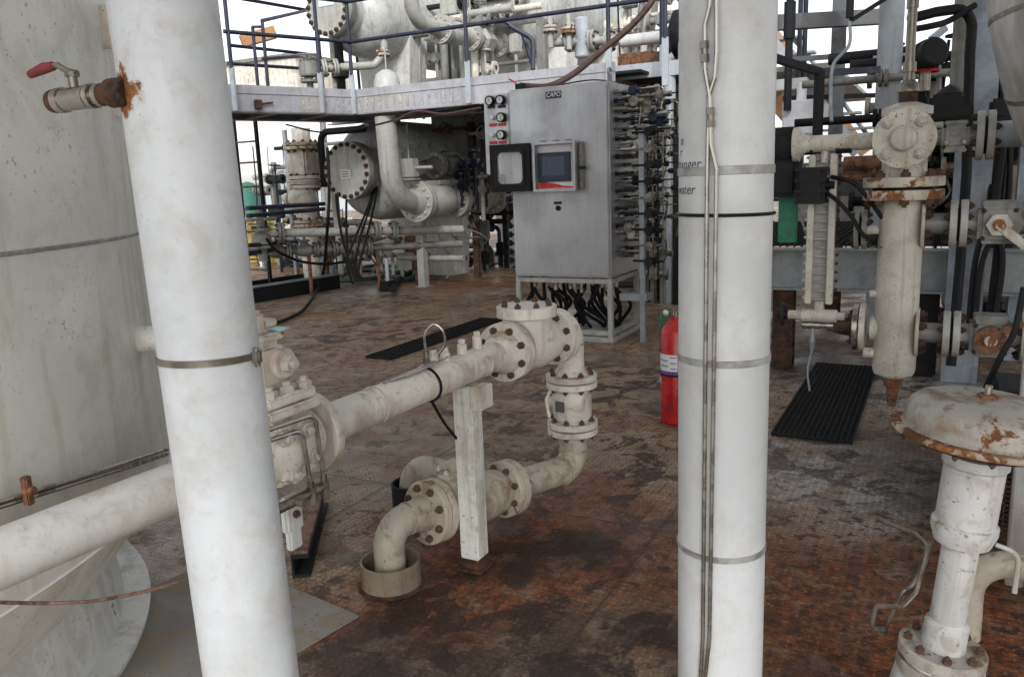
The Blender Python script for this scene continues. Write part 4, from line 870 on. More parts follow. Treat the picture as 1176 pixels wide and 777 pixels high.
m_vl = paint('lower_vessel_paint', (.40, .41, .40), dirt=.5, rust=.08, streak=.5, dcol=(.14, .12, .1))
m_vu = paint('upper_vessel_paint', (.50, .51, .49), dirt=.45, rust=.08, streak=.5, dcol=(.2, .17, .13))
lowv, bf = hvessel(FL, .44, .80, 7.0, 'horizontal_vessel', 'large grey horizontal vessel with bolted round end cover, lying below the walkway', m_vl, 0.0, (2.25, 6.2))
MB().box(FL - AD * .006 + AZ * -.05 - AW * .02, (.19, .008, .14), AX, .002).build('data_plate', m_label, bf)
for k in range(3): MB().box(FL - AD * .012 + AZ * (-.015 - .035 * k) - AW * .02, (.14, .004, .012), AX).build('plate_lettering', m_redprint if k == 0 else m_ink, bf)
FU = V((FL.x, FL.y, zrow(FL.x, FL.y, 9)))
FU += AW * -.14
upvv, bfu = hvessel(FU, .39, .60, 4.2, 'horizontal_vessel', 'upper pale horizontal vessel with bolted end cover, resting above the walkway', m_vu, ZT, (1.6, 4.0))
p = FU - AD * .006 + AZ * .12; MB().box(p, (.3, .008, .16), AX, .002).build('data_plate', m_label, bfu)
# second upper vessel to the right
F3 = online(KC + AD * 2.4 + AZ * 4.55, AW, 560)
v3, b3 = hvessel(F3 + AD * .3, .45, .80, 5.0, 'horizontal_vessel', 'upper vessel at the right whose belly hangs over the small flanged valves', m_vu, ZT, (1.4, 3.6))

# ---------------------------------------------------------------- valve runs along the vessels
def gate(parent, c, d_, r, mat, up, R=.2, h=.5, wmat=None):
    q = MB(); q.lathe(c - d_ * r * 1.6, d_, [(0, r * 1.05), (r * .6, r * 1.3), (r * 1.6, r * 1.5), (r * 2.6, r * 1.3), (r * 3.2, r * 1.05)], 24); q.cyl(c, c + up * h * .5, r * .8, 16, ch=.01); q.cyl(c + up * h * .42, c + up * h * .52, r * 1.25, 20, ch=.006); q.cyl(c + up * h * .5, c + up * h, r * .28, 10)
    b = q.build('valve_body', mat, parent); wheel(b, c + up * h, up, R, wmat or m_dim); return b
def run(name, label, cat, p0, corner, d_, L, r, mat, spec, group=None, base=None):
    t = thing(name, label, cat, V((corner.x, corner.y, base if base is not None else corner.z)), group)
    MB().tube(bend([p0, corner, corner + d_ * L], r * 3.0, 12), r, 24).build('pipe', mat, t)
    for kind, px in spec:
        c = online(corner, d_, px)
        if kind == 'pair': flange_pair(t, c, d_, r * 4.1, r * .42, mat, 12, r * .17, 'paint', gap=.012, hub=(r, r * 1.4, r * .9))
        elif kind == 'rustpair': flange_pair(t, c, d_, r * 3.8, r * .42, m_colr, 8, r * .17, 'rust', gap=.012, hub=(r, r * 1.4, r * .9))
        elif kind == 'body': MB().lathe(c - d_ * r * 2, d_, [(0, r * 1.2), (r * .6, r * 1.6), (r * 2, r * 1.75), (r * 3.4, r * 1.6), (r * 4, r * 1.2)], 24).box(c + AZ * r * 1.75, (r * 2, r * 2, r * .5), AX, .01).build('valve_body', mat, t)
        elif kind == 'gate': gate(t, c, d_, r, mat, AZ, r * 2.2, r * 6)
        elif kind == 'gatedown': gate(t, c, d_, r, mat, -AW * .8 - AZ * .6, r * 2.2, r * 5)
        elif kind == 'hex': MB().lathe(c - d_ * r * 1.6, d_, [(0, r * 1.3), (r * .5, r * 1.9), (r * 2.7, r * 1.9), (r * 3.2, r * 1.3)], 6).build('valve_body', mat, t)
    return t
cl_ = D(452, 233, 11.6); p0 = V((cl_.x - .04, cl_.y, 2.55))
rn = run('vessel_pipe', 'thick pale pipe dropping from the walkway and bending into flanged grey valves', 'pipeline', p0, cl_, AD, 2.6, .15, m_grey, (('pair', 480), ('body', 503), ('pair', 522), ('hex', 546), ('pair', 564)))
c = online(cl_, AD, 545) - AZ * .15; gate(rn, online(cl_, AD, 543) - AZ * .35, AD, .06, m_dim, -AD * .5 - AZ * .85, .30, .35)
bx = D(470, 193, 11.9); MB().box(bx, (.24, .16, .27), AX, .01).box(bx - AZ * .16, (.26, .18, .02), AX).cyl(bx + AZ * .13, bx + AZ * .62, .011, 8).cyl(bx, bx + AW * .4, .025, 10).build('instrument_box', m_grey, rn)
ft = G(487, 329); tag(MB().box(V((ft.x, ft.y, (zrow(ft.x, ft.y, 249)) / 2)), (.13, .13, zrow(ft.x, ft.y, 249)), AX, .006).box(ft + AZ * .008, (.2, .2, .012), AX).build('pipe_prop', m_grey), 'pale square prop on the deck under the flanged vessel pipe', 'post')
r2 = run('vessel_pipe', 'grimy flanged stub with bolted end under the walkway, above the thick pale pipe', 'pipeline', D(480, 195, 12.3), D(492, 190, 12.4), AD, 1.4, .10, m_dim, (('pair', 501), ('body', 518)))
cu_ = V((cl_.x + .42, cl_.y, zrow(cl_.x + .42, cl_.y, 25)))
ru = run('vessel_pipe', 'upper white pipe bending into a row of flanged valves beside the vessel', 'pipeline', cu_ + AZ * 1.2, cu_, AD, 4.0, .10, m_grey, (('pair', 507), ('body', 522), ('pair', 541), ('hex', 556), ('pair', 572), ('body', 590)))
# dark tangle behind the cabinet's left edge
tg = thing('piping_cluster', 'dark tangle of small valves and pipes between the vessel and the cabinet', 'pipework', V((D(535, 180, 13).x, D(535, 180, 13).y, 0)))
for k in range(16):
    a = D(random.uniform(515, 560), random.uniform(140, 205), random.uniform(12.6, 13.4)); h = random.uniform(.2, .9)
    q = MB()
    if k % 3 == 0: q.cyl(a, a - AZ * h, .035, 10).lathe(a - AZ * .1, AZ, [(0, .04), (.02, .09), (.06, .09), (.08, .04)], 14).box(a - AZ * .25, (.12, .12, .12), AX, .02)
    elif k % 3 == 1: q.cyl(a - AW * .3, a + AW * .3, .03, 10).box(a, (.12, .12, .14), AX, .02).torus(a - AD * .12, AD, .09, .012)
    else: q.tube(bend([a - AW * .4, a, a - AZ * h], .08, 5), .025, 8)
    q.build(('valve', 'pipe', 'tube')[k % 3], (m_dark, m_dim, m_drust, m_bezel)[k % 4], tg)
MB().box(D(533, 173, 13.8), (1.2, .1, 1.3), AX).build('back_plate', m_dim, tg)
MB().ibeam(D(541, 140, 13.3), V((D(541, 140, 13.3).x, D(541, 140, 13.3).y, 0)), .1, .1).build('stand', m_drust, tg)

# ---------------------------------------------------------------- left background: valve tree, ladder, low pipes
vt_b = G(352, 322); 
def vline(px0, py0, d_): 
    p = D(px0, py0, d_); return V((p.x, p.y, 0))
vb2 = vline(352, 230, 13.3)
vt = thing('pipe_riser', 'cream vertical riser with rust-streaked flanges left of the round end cover', 'pipe', vb2)
def Zr(base, y): return zrow(base.x, base.y, y)
MB().cyl(vb2 + AZ * Zr(vb2, 325), vb2 + AZ * 2.56, .15, 24).build('pipe', m_cream, vt)
for y in (168, 206, 212, 256): flange_pair(vt, vb2 + AZ * Zr(vb2, y), AZ, .56, .05, m_colr if y in (168, 256) else m_cream, 10, .03, 'rust', gap=.012)
MB().box(vb2 + AZ * Zr(vb2, 188), (.40, .36, .40), AX, .03).build('valve_body', m_cream, vt)
q = MB(); c = vb2 + AZ * Zr(vb2, 228); q.ball(c - AD * .08, .24, 20).cyl(c - AW * .1, c - AW * .42, .05, 12).cyl(c - AW * .36, c - AW * .44, .1, 14); q.build('ball_body', m_cream, vt)
v5 = vline(383, 200, 13.0); tag(MB().tube(bend([v5 + AZ * Zr(v5, 175) + AW * .1, v5 + AZ * Zr(v5, 190), v5 + AZ * Zr(v5, 262)], .1, 5), .06, 12).cyl(v5 + AZ * Zr(v5, 262), v5 + AZ * 0.2, .05, 12).build('thin_riser', m_grey), 'thin grey riser beside the round bolted cover', 'pipe')
v6 = vline(369, 170, 13.1); tag(MB().tube(bend([v6 + AZ * Zr(v6, 215), v6 + AZ * Zr(v6, 152), v6 + AZ * Zr(v6, 152) + AW * .9], .16, 6), .055, 12).build('black_pipe', m_dark), 'black pipe arching over to the vessel just under the walkway', 'pipe')
# handwheel valve and low piping
hv = vline(299, 260, 11.6)
hvt = thing('handwheel_valve', 'grey valve with flat round handwheel on the low pipes near the ladder', 'valve', hv)
wheel(hvt, hv + AZ * Zr(hv, 252), AZ, .22, m_dim, r=.02); MB().cyl(hv + AZ * Zr(hv, 252), hv + AZ * Zr(hv, 236), .035, 10).build('stem_cover', m_dim, hvt)
q = MB(); q.cyl(hv + AZ * Zr(hv, 300), hv + AZ * Zr(hv, 255), .065, 16).lathe(hv + AZ * Zr(hv, 275), AZ, [(-.1, .07), (-.06, .14), (.06, .14), (.1, .07)], 18); q.build('valve_body', m_dim, hvt)
for y in (265, 285): flange(hvt, hv + AZ * Zr(hv, y), AZ, .28, .04, m_dim, 8, .02, 'dark')
ph = hv + AZ * Zr(hv, 268)
pdir = (D(445, 265, 12.4) - ph).normalized()
lowp = thing('low_pipe_run', 'low grimy pipes with small valves running along below the round end cover', 'pipework', V((D(380, 290, 12).x, D(380, 290, 12).y, 0)))
MB().cyl(ph, ph + pdir * 3.1, .065, 14).build('pipe', m_grey, lowp)
for x in (322, 432, 452): flange_pair(lowp, online(ph, pdir, x), pdir, .30, .04, m_dim, 8, .02, 'dark', gap=.01)
pl2 = D(282, 290, 11.9); pd2 = (D(452, 283, 12.6) - pl2).normalized(); MB().cyl(pl2, pl2 + pd2 * 3.3, .055, 14).build('pipe', m_dim, lowp)
for x in (318, 350, 372, 395, 412):
    c = online(pl2, pd2, x); gate(lowp, c, pd2, .07, m_dim, AZ, .10, .30); 
    flange_pair(lowp, c + pd2 * .17, pd2, .24, .03, m_dim, 6, .018, 'dark', gap=.01)
for x in (354, 433): c = online(pl2, pd2, x); MB().cyl(V((c.x, c.y, 0)), c, .03, 8).build('prop', m_rust, lowp)
a = D(400, 292, 12.8); MB().cyl(a, D(452, 277, 13.6), .07, 14).build('pipe', m_grey, lowp)
for k, y in enumerate((240, 246, 283, 289)):
    x1 = 372 if k < 2 else 340; a = D(284, y - 1 + k % 2 * 3, 11.0 + k * .1); b = D(x1, y - 6, 12.6); tag(MB().cyl(a, b, .032, 10).build('guard_rail', m_navy), ('upper', 'second', 'third', 'lowest')[k] + ' of four dark rails between the ladder and the cream riser', 'rail')
tr_a = D(283, 321, 11.6); tr_b = D(388, 300, 13.0)
tr = thing('drip_tray', 'long black tray on the deck under the low pipes', 'tray', G(330, 325))
b_ = (tr_b - tr_a); b_.z = 0; n2 = V((-b_.y, b_.x, 0)).normalized(); p0 = V((tr_a.x, tr_a.y, 0)); p1 = p0 + b_
q = MB(); q.beam(p0 + AZ * .11, p1 + AZ * .11, .02, .22); q.beam(p0 + n2 * .8 + AZ * .11, p1 + n2 * .8 + AZ * .11, .02, .22); q.box((p0 + p1) / 2 + n2 * .4 + AZ * .02, (.78, b_.length, .03), (n2, b_.normalized(), AZ)); q.build('pan', m_black, tr)
MB().beam(p0 + AZ * .235, p1 + AZ * .235, .06, .03).build('rim', m_galv, tr)
# ladder
lb0 = G(312, 338); lb1 = G(288, 337)
ld = thing('cage_ladder', 'dark vertical ladder with rust-brown rungs beside the leftmost white pipe', 'ladder', lb0)
for b_ in (lb0, lb1): MB().box(b_ + AZ * 1.5, (.05, .05, 3.0), AX, .004).build('rail', m_dark, ld)
for y in (310, 298, 286, 266, 240, 214, 186, 162): MB().cyl(lb0 + AZ * Zr(lb0, y), lb1 + AZ * Zr(lb0, y), .014, 8).build('rung', m_rust, ld)
MB().beam(lb1 - AW * .12, lb1 - AW * .12 + AZ * 2.6, .16, .05).build('side_plate', m_dim, ld)
sp_ = D(331, 200, 14); tag(MB().cyl(V((sp_.x, sp_.y, 0)), V((sp_.x, sp_.y, 2.6)), .045, 12).build('slim_post', m_galv), 'slim grey post behind the ladder under the walkway', 'post')
# far things seen under the walkway on the left
gt = D(284, 215, 22); gtt = thing('green_tank', 'small green tank standing far back behind the ladder', 'tank', V((gt.x, gt.y, 0)))
MB().lathe(V((gt.x, gt.y, .9)), AZ, [(0, .26), (.05, .3), (.75, .3), (.9, .17), (.95, 0)], 28).build('body', plain('sea_green_paint', (.04, .15, .115), .5, 0, .1), gtt)
for dx in (-.2, .2): MB().cyl(V((gt.x + dx, gt.y, 0)), V((gt.x + dx, gt.y, .95)), .05, 8).build('leg', m_dim, gtt)
bp = D(322, 232, 24); bpt = thing('blue_machine', 'blue machinery with upright stacks far back under the walkway', 'machine', V((bp.x, bp.y, 0)))
q = MB()
for dx, w_, h in ((-.6, .35, 1.5), (-.1, .3, 2.1), (.35, .4, 1.7), (.8, .3, 1.35)): q.cyl(V((bp.x + dx, bp.y, .6)), V((bp.x + dx, bp.y, h)), w_ / 2, 12, ch=.03).cyl(V((bp.x + dx, bp.y, h)), V((bp.x + dx, bp.y, h + .3)), w_ / 4, 10)
q.build('stack', m_blue, bpt); MB().box(V((bp.x, bp.y, .35)), (2.2, 1, .68), AX, .03).build('base', plain('pale_blue_paint', (.25, .34, .4), .5), bpt)
ly = D(312, 258, 18); tag(MB().box(V((ly.x, ly.y, .45)), (.9, .7, .9), AX, .04).box(V((ly.x, ly.y, .92)), (1.0, .8, .05), AX, .01).build('yellow_bin', m_yellow), 'yellow lidded bin on the far deck behind the dark rails', 'bin')
cbd = D(296, 84, 30); tag(MB().box(V((cbd.x, cbd.y, 3.0)), (4.6, 3, 6.9 - 1.3), AX, .02).box(V((cbd.x, cbd.y, 5.85)), (4.9, 3.3, .12), AX).build('deck_house', m_cream), 'distant cream deck house behind the left end of the walkway', 'deck house') if False else None
oc = D(300, 43, 15); tag(MB().beam(D(277, 48, 15), D(316, 37, 15.2), .18, .22, .01).build('crane_boom', m_orange), 'short orange boom behind the navy railing at upper left', 'boom')
ph_ = D(310, 84, 26)
dh = thing('deck_house', 'distant pale cream deck house behind the left walkway railing', 'deck house', V((ph_.x, ph_.y, 2.9)))
zt = zrow(ph_.x, ph_.y, 78); zl_ = zrow(ph_.x, ph_.y, 112); q = MB(); q.box(V((ph_.x, ph_.y, (zt + zl_) / 2)), (4.4, 2.5, zt - zl_), AX, .02); q.build('wall', m_cream, dh); MB().box(V((ph_.x, ph_.y, zt + .05)), (4.6, 2.7, .1), AX).build('roof', m_dim, dh)
for dx in (-2, 2): MB().cyl(V((ph_.x, ph_.y, 0)) + AW * dx, V((ph_.x, ph_.y, zl_)) + AW * dx, .1, 10).build('leg', m_dim, dh)
# valve with handwheel standing on the walkway, small drum, relief pipe
uv_ = vline(354, 70, 12.2); uvt = thing('handwheel_valve', 'dark valve with wide flat handwheel standing on the walkway near the upper vessel', 'valve', V((uv_.x, uv_.y, ZT)))
wheel(uvt, uv_ + AZ * Zr(uv_, 64), AZ, .17, m_dim, r=.016); q = MB(); q.cyl(uv_ + AZ * ZT, uv_ + AZ * Zr(uv_, 64), .05, 12).lathe(uv_ + AZ * Zr(uv_, 80), AZ, [(-.12, .06), (-.08, .15), (.08, .15), (.12, .06)], 16); q.build('valve_body', m_dim, uvt)
for y in (74, 88, 95): flange(uvt, uv_ + AZ * Zr(uv_, y), AZ, .28, .04, m_dim, 8, .018, 'dark')
uh = uv_ + AZ * Zr(uv_, 80); ud_ = (D(432, 74, 12.6) - uh).normalized(); MB().tube(bend([uh, D(430, 75, 12.7), D(441, 62, 12.7), D(441, 48, 12.7)], .1, 6), .06, 14).build('pipe', m_grey, uvt)
for x in (372, 385): flange_pair(uvt, online(uh, ud_, x), ud_, .26, .03, m_grey, 8, .018, 'dark', gap=.01)
flange_pair(uvt, D(440, 61, 12.7), AZ, .22, .035, m_colr, 6, .018, 'rust', gap=.012)
v7 = vline(385, 70, 12.9); q = MB(); q.cyl(v7 + AZ * ZT, v7 + AZ * 4.1, .075, 14); tag(q.build('drain_pipe', m_grey), 'grey and black drain leg below the upper vessel end cover', 'pipe'); 
v8 = vline(390, 70, 12.8); tag(MB().cyl(v8 + AZ * ZT, v8 + AZ * 4.0, .07, 14).lathe(v8 + AZ * (ZT), AZ, [(0, .07), (0, .17), (.06, .17), (.06, .07)], 16).lathe(v8 + AZ * (ZT + .35), AZ, [(0, .07), (.03, .14), (.15, .14), (.18, .07)], 16).build('drain_pipe', m_dark), 'black drain leg with flanges on the walkway, under the upper vessel', 'pipe')
dr_ = vline(444, 90, 12.4); drm = thing('small_drum', 'small white domed drum on the walkway in front of the vessel saddle', 'drum', dr_ + AZ * ZT); MB().lathe(dr_ + AZ * (ZT - .1), AZ, [(0, .2), (.32, .2), (.44, .16), (.5, .07), (.51, 0)], 24).build('body', m_white, drm); MB().cyl(dr_ + AZ * (ZT + .4), dr_ + AZ * (ZT + .9), .012, 8).build('mast', m_grey, drm)

# hoses and cables
tag(MB().tube(spline([D(376, 170, 11.4), D(378, 215, 11.3), D(376, 262, 11.2), G(370, 318, .2), G(352, 352, .05), G(330, 366, .03), G(316, 371, .03)], 8), .022, 10).build('hose', m_black), 'black hose hanging beside the end cover and trailing left across the deck', 'hose')
for k, (x0, x1, x2) in enumerate(((425, 410, 398), (427, 415, 408), (430, 422, 412), (384, 392, 405), (396, 398, 402))):
    tag(MB().tube(spline([D(x0 + 4, 168, 12.9), D(x0 + 2, 222, 12.7), D(x1, 268, 12.0), D(x2, 300 + 4 * k, 11.9), D(x2 + 4, 318 + 2 * k, 11.9)], 8), .018, 8).build('hanging_cable', m_black), 'black cable dangling down past the round end cover', 'cable', 'black cables hanging by the end cover')
tag(MB().tube(spline([D(306, 274, 11), D(318, 288, 11.2), D(345, 300, 11.6), D(375, 303, 12), D(400, 300, 12.3)], 8), .02, 8).build('hose', m_black), 'black hose sagging along the low pipes from the handwheel valve', 'hose')
tag(MB().tube(spline([G(372, 318, .04), G(380, 312, .04), G(420, 310, .04), G(470, 312, .04), G(520, 302, .04), G(585, 288, .04), G(640, 280, .04)], 8), .04, 10).build('hose', m_hosegreen), 'dark green hose lying across the deck from the prop to behind the cabinet', 'hose')
tag(MB().tube(spline([G(445, 316, .05), G(465, 320, .05), G(478, 314, .05), G(455, 306, .05), G(420, 306, .05), G(385, 318, .05), G(400, 322, .05), G(440, 318, .05)], 8), .04, 10).build('hose', m_hosegreen), 'loop of dark green hose coiled on the deck by the prop', 'hose')
tag(MB().tube(spline([G(450, 332, .25), G(452, 331, .1), G(462, 318, .05), G(500, 300, .05), G(560, 287, .05)], 8), .045, 10).build('hose', m_black), 'black hose lying near the foot of the prop', 'hose')
st_ = G(446, 334); s2 = thing('hose_standpipe', 'short standpipe with black base on the deck left of the prop', 'standpipe', st_); MB().box(st_ + AZ * .08, (.2, .2, .16), AX, .02).build('base', m_black, s2); MB().cyl(st_ + AZ * .15, st_ + AZ * .5, .03, 10).build('pipe', m_ltblue, s2)
tag(MB().tube(spline([D(328, 143, 10.4), D(370, 152, 10.6), D(420, 146, 10.5), D(470, 134, 10.1), D(515, 125, 9.7), D(550, 120, 9.4)], 6), .012, 6).build('slung_cable', m_black), 'black cable slung in a shallow curve beneath the walkway', 'cable')
tag(MB().tube(spline([D(452, 140, 10.0), D(478, 128, 9.8), D(510, 131, 9.6), D(552, 124, 9.2)], 6), .016, 6).build('slung_hose', m_brownhose), 'thin reddish hose slung below the walkway edge', 'hose')
# behind and right of the cabinet
tk = D(765, 250, 14); tag(MB().box(V((tk.x, tk.y, .95)), (1.6, 1.2, 1.8), AX, .05).box(V((tk.x, tk.y, .03)), (1.8, 1.4, .06), AX).build('equipment_box', m_dark), 'dark box on the rusty deck behind the cabinet stand', 'box')
cvs = D(766, 205, 13.3); q = MB(); q.lathe(V((cvs.x, cvs.y, 1.75)), AZ, [(0, .62), (.1, .66), (.35, .56), (.7, .48), (.95, .36), (1.05, 0)], 18); 
for i, v in enumerate(q.v): v += V((math.sin(i * 1.9) * .06, math.cos(i * 2.7) * .06, math.sin(i * 1.3) * .03))
tag(q.build('canvas_cover', m_tan), 'crumpled tan canvas cover on the dark box behind the cabinet', 'cover')
bkp = thing('upper_piping', 'white pipes and small brown flanges above the walkway right of the upper vessels', 'pipework', V((D(650, 70, 11.6).x, D(650, 70, 11.6).y, ZT)))
for x, y in ((632, 33), (653, 35)):
    c = D(x, y, 11.0); flange_pair(bkp, c, AZ, .20, .035, m_colr, 6, .018, 'rust', gap=.012); MB().cyl(c + AZ * .3, c - AZ * .25, .04, 10).build('pipe', m_grey, bkp)
a = D(648, 49, 11.2); MB().tube(bend([D(636, 49, 11.2), D(730, 45, 11.0)], .05), .06, 14).build('pipe', m_grey, bkp)
for x in (655, 681, 700): flange_pair(bkp, D(x, 47, 11.15), AW, .30, .035, m_grey, 8, .02, 'dark', gap=.012, hub=(.06, .09, .06))
q = MB(); c = D(668, 45, 11.15); q.cyl(c - AZ * .25, c + AZ * .28, .10, 16, ch=.02); q.build('valve_body', m_ltblue, bkp)
c = D(738, 45, 10.6); MB().cyl(c - AW * .3, c + AW * .35, .08, 16, ch=.01).build('pipe', m_white, bkp); MB().lathe(c + AW * .35, AW, [(0, .1), (.1, .3), (.3, .32), (.4, .2), (.45, 0)], 24).build('motor', m_dark, bkp); MB().box(c - AZ * .3 - AW * .05, (.5, .3, .25), AX, .03).build('bracket', m_rust, bkp)
MB().cyl(D(728, 62, 10.7), D(722, 100, 10.7), .05, 8).build('pipe', m_rust, bkp)
for x, d_ in ((745, 11.5), (752, 11.8), (737, 12), (720, 12.2)): MB().tube(spline([D(x - 8, 80, d_), D(x - 4, 40, d_), D(x, 10, d_), D(x + 6, -40, d_)], 4), .05, 8).build('pipe', (m_cream, m_grey, m_dim)[x % 3], bkp)
MB().tube(bend([D(585, 30, 12), D(612, 45, 12), D(612, 80, 12)], .15, 6), .035, 8).build('conduit', m_navy, bkp); MB().tube(bend([D(575, 22, 12.2), D(600, 38, 12.2), D(613, 80, 12.2)], .15, 6), .03, 8).build('conduit', m_navy, bkp)
MB().ibeam(D(622, 22, 12.4), V((D(622, 22, 12.4).x, D(622, 22, 12.4).y, ZT)), .14, .12).build('support', m_dim, bkp)

# ---------------------------------------------------------------- right side: bridle column, gauge, valves
lc_ = D(1031, 330, 4.5); LC = V((lc_.x, lc_.y, 0)); lr = .112
def Zc(y): return zrow(LC.x, LC.y - .0, y)
br = thing('bridle_column', 'cream upright level column with rusty flanges and cracked paint, dripping onto the deck', 'column', LC)
zb0 = Zc(432); zf = Zc(216); 
MB().lathe(LC + AZ * zb0, AZ, [(0, 0), (0, lr * .55), (.018, lr * .62), (.02, lr * .93), (.05, lr), (zf - zb0, lr)], 44).build('shell', m_col, br)
q = MB(); q.lathe(LC + AZ * zb0, AZ, [(-.055, .045), (0, .06)], 20).lathe(LC + AZ * zb0, AZ, [(-.17, .0), (-.17, .024), (-.14, .026), (-.06, .036)], 16); q.build('drain_spout', m_rust, br)
flange_pair(br, LC + AZ * zf, AZ, .405, .052, m_colr, 8, .026, 'rust', gap=.016, pcd=.83)
ztp = Zc(128); MB().lathe(LC + AZ * zf, AZ, [(.03, lr), (ztp - zf - .03, lr), (ztp - zf - .02, lr * 1.12), (ztp - zf + .02, lr * 1.12), (ztp - zf + .03, lr * .8), (ztp - zf + .045, .05)], 40).build('head', m_col, br)
zc2 = Zc(160); fcn = LC + AZ * zc2
q = MB(); q.cyl(fcn, fcn - AD * .16, .10, 30); q.build('side_neck', m_col, br)
bl = flange(br, fcn - AD * .155, -AD, .305, .05, m_col, 4, .03, 'paint', sides=(1,), name='blind_flange', pcd=.74)
MB().lathe(fcn - AD * .20, -AD, [(0, .068), (.012, .068), (.012, .06), (.05, .06), (.056, .052), (.058, 0)], 30).build('centre_plug', m_col, bl)
q = MB(); q.cyl(LC + AZ * ztp, LC + AZ * (ztp + .10), .045, 18); q.build('rusty_nipple', m_drust, br)
q = MB(); q.lathe(LC + AZ * (ztp + .10), AZ, [(0, .055), (.04, .05), (.06, .03), (.10, .026), (.10, .034), (.15, .034), (.15, .024), (.42, .024), (.42, .03), (.47, .03), (.47, .018), (.62, .016)], 16); q.build('stem_assembly', m_dss, br)
MB().tube(spline([LC + AZ * (ztp + .6), LC + AZ * (ztp + .8) - AW * .02, LC + AZ * (ztp + 1.1) - AW * .06], 6), .014, 8).build('tube', m_galv, br)
# left connection to the gauge
lz = AZ * Zc(160); L0 = LC + lz - AD * .02
MB().cyl(L0 - AW * lr * .9, L0 - AW * .50, .046, 24).build('connecting_pipe', m_col, br)
q = MB(); q.lathe(L0 - AW * .48, -AW, [(0, .05), (.03, .055), (.05, .075), (.06, .095), (.09, .095), (.095, .06), (.10, .0)], 26); q.build('coupling', m_col, br)
for y, l in ((263, .16), (268, .0)):
    pass
nz_ = LC + AZ * Zc(264); MB().cyl(nz_ - AW * lr * .9, nz_ - AW * .17, .028, 14).build('small_nozzle', m_col, br)
flange_pair(br, nz_ - AW * .20, AW, .21, .025, m_dim, 6, .016, 'dark', gap=.014)
MB().cyl(LC + AZ * Zc(337) - AW * lr * .9 - AD * .03, LC + AZ * Zc(337) - AW * .14 - AD * .03, .022, 10, ch=.004).build('boss', m_col, br); MB().cyl(LC + AZ * Zc(405) - AW * lr * .9 - AD * .03, LC + AZ * Zc(405) - AW * .16 - AD * .03, .03, 12, ch=.004).build('boss', m_col, br)
lo_ = LC + AZ * Zc(377); MB().cyl(lo_ - AW * lr * .8, lo_ - AW * .13, .07, 20).build('lower_nozzle', m_col, br)
flange(br, lo_ - AW * .155, -AW, .27, .03, m_col, 8, .018, 'dark', sides=(1,)); flange(br, lo_ - AW * .19, -AW, .26, .03, m_sst, 4, .018, 'dark', sides=(1,), name='steel_flange')
MB().lathe(lo_ - AW * .215, -AW, [(0, .06), (.02, .055), (.08, .047), (.11, .04)], 20).build('reducer', m_drust, br)
MB().cyl(lo_ - AW * .32, lo_ - AW * .36, .032, 18).cyl(lo_ - AW * .36, lo_ - AW * .39, .018, 14).cyl(lo_ - AW * .39, lo_ - AW * .50, .024, 18, ch=.004).build('bright_plug', m_sst, br)
q = MB(); dv_ = lo_ - AW * .44; q.cyl(dv_ - AZ * .02, dv_ - AZ * .10, .016, 10).lathe(dv_ - AZ * .1, -AZ, [(0, .02), (.06, .008)], 10); q.tube(spline([dv_ - AZ * .15, dv_ - AZ * .28 - AW * .02, dv_ - AZ * .40 - AW * .005], 5), .006, 6); q.build('drain_cock', m_galv, br)
# right connections: discs, flange pairs, valves
def side_run(y, t0, valve, name_h):
    c = LC + AZ * Zc(y); m_ = m_grey
    if valve != 'top':
        MB().cyl(c + AW * lr * .8, c + AW * .26, .055, 22).build('nozzle', m_dim, br)
        flange(br, c + AW * .10, AW, .27, .018, m_col, 6, .026, 'dark', sides=(1,), pcd=.74)
    else: MB().cyl(c + AW * lr * .8, c + AW * .36, .04, 20).build('nozzle', m_dim, br)
    d1 = .37 if valve == 'top' else .275
    flange_pair(br, c + AW * d1, AW, .25, .035, m_grey, 8, .018, 'dark', gap=.014)
    if valve == 'top':
        v = MB(); p = c + AW * .235 - AD * .02; v.box(p, (.13, .10, .13), AX, .02); v.box(p - AD * .05 + AZ * .02, (.05, .04, .05), AX, .01).box(p + AZ * .07, (.11, .08, .02), AX, .005).box(p - AZ * .07, (.11, .08, .02), AX, .005); vb = v.build('valve_body', m_dim, br)
        for dx in (-.04, .04): bolt(vb, p - AD * .055 + AW * dx - AZ * .03, -AD, .016, 'steel')
        MB().cyl(c + AW * .40, c + AW * 1.9, .066, 24).build('pipe', m_ltblue, br)
    else:
        p = c + AW * .455 - AD * .02; MB().cyl(c + AW * .28, c + AW * .64, .06, 22).build('pipe', m_grey, br)
        v = MB(); v.box(p, (.19, .20, .20), AX, .025); v.box(p + AZ * .105, (.16, .15, .025), AX, .006); vb = v.build('valve_body', m_dim, br)
        for dx in (-.07, .07):
            for dz in (-.07, .07): bolt(vb, p - AD * .10 + AW * dx + AZ * dz, -AD, .013, 'dark')
        MB().cyl(p - AD * .09, p - AD * .16, .03, 16, ch=.004).build('stem', m_bolt if False else m_colr, vb)
        if name_h == 'mid':
            MB().cyl(p - AD * .125, p - AD * .14, .06, 6).box(p - AD * .135 + AW * .07 - AZ * .065, (.14, .02, .045), ((AW - AZ * .85).normalized(), AD, (AZ + AW * .85).normalized()), .005).build('lever', m_col, vb)
        else:
            MB().cyl(p - AD * .10, p - AD * .12, .075, 20).build('gland_plate', m_rust, vb); MB().box(p - AD * .12 + AW * .07 + AZ * .06, (.16, .02, .04), ((AW + AZ * .6).normalized(), AD, (AZ - AW * .6).normalized()), .005).build('lever', m_rust, vb)
        flange_pair(br, c + AW * .635, AW, .27, .035, m_grey, 8, .018, 'dark', gap=.014); MB().cyl(c + AW * .66, c + AW * 2.0, .066, 22).build('pipe', m_grey, br)
side_run(160, 0, 'top', 'top'); side_run(257, 0, 'v', 'mid'); side_run(380, 0, 'v', 'low')

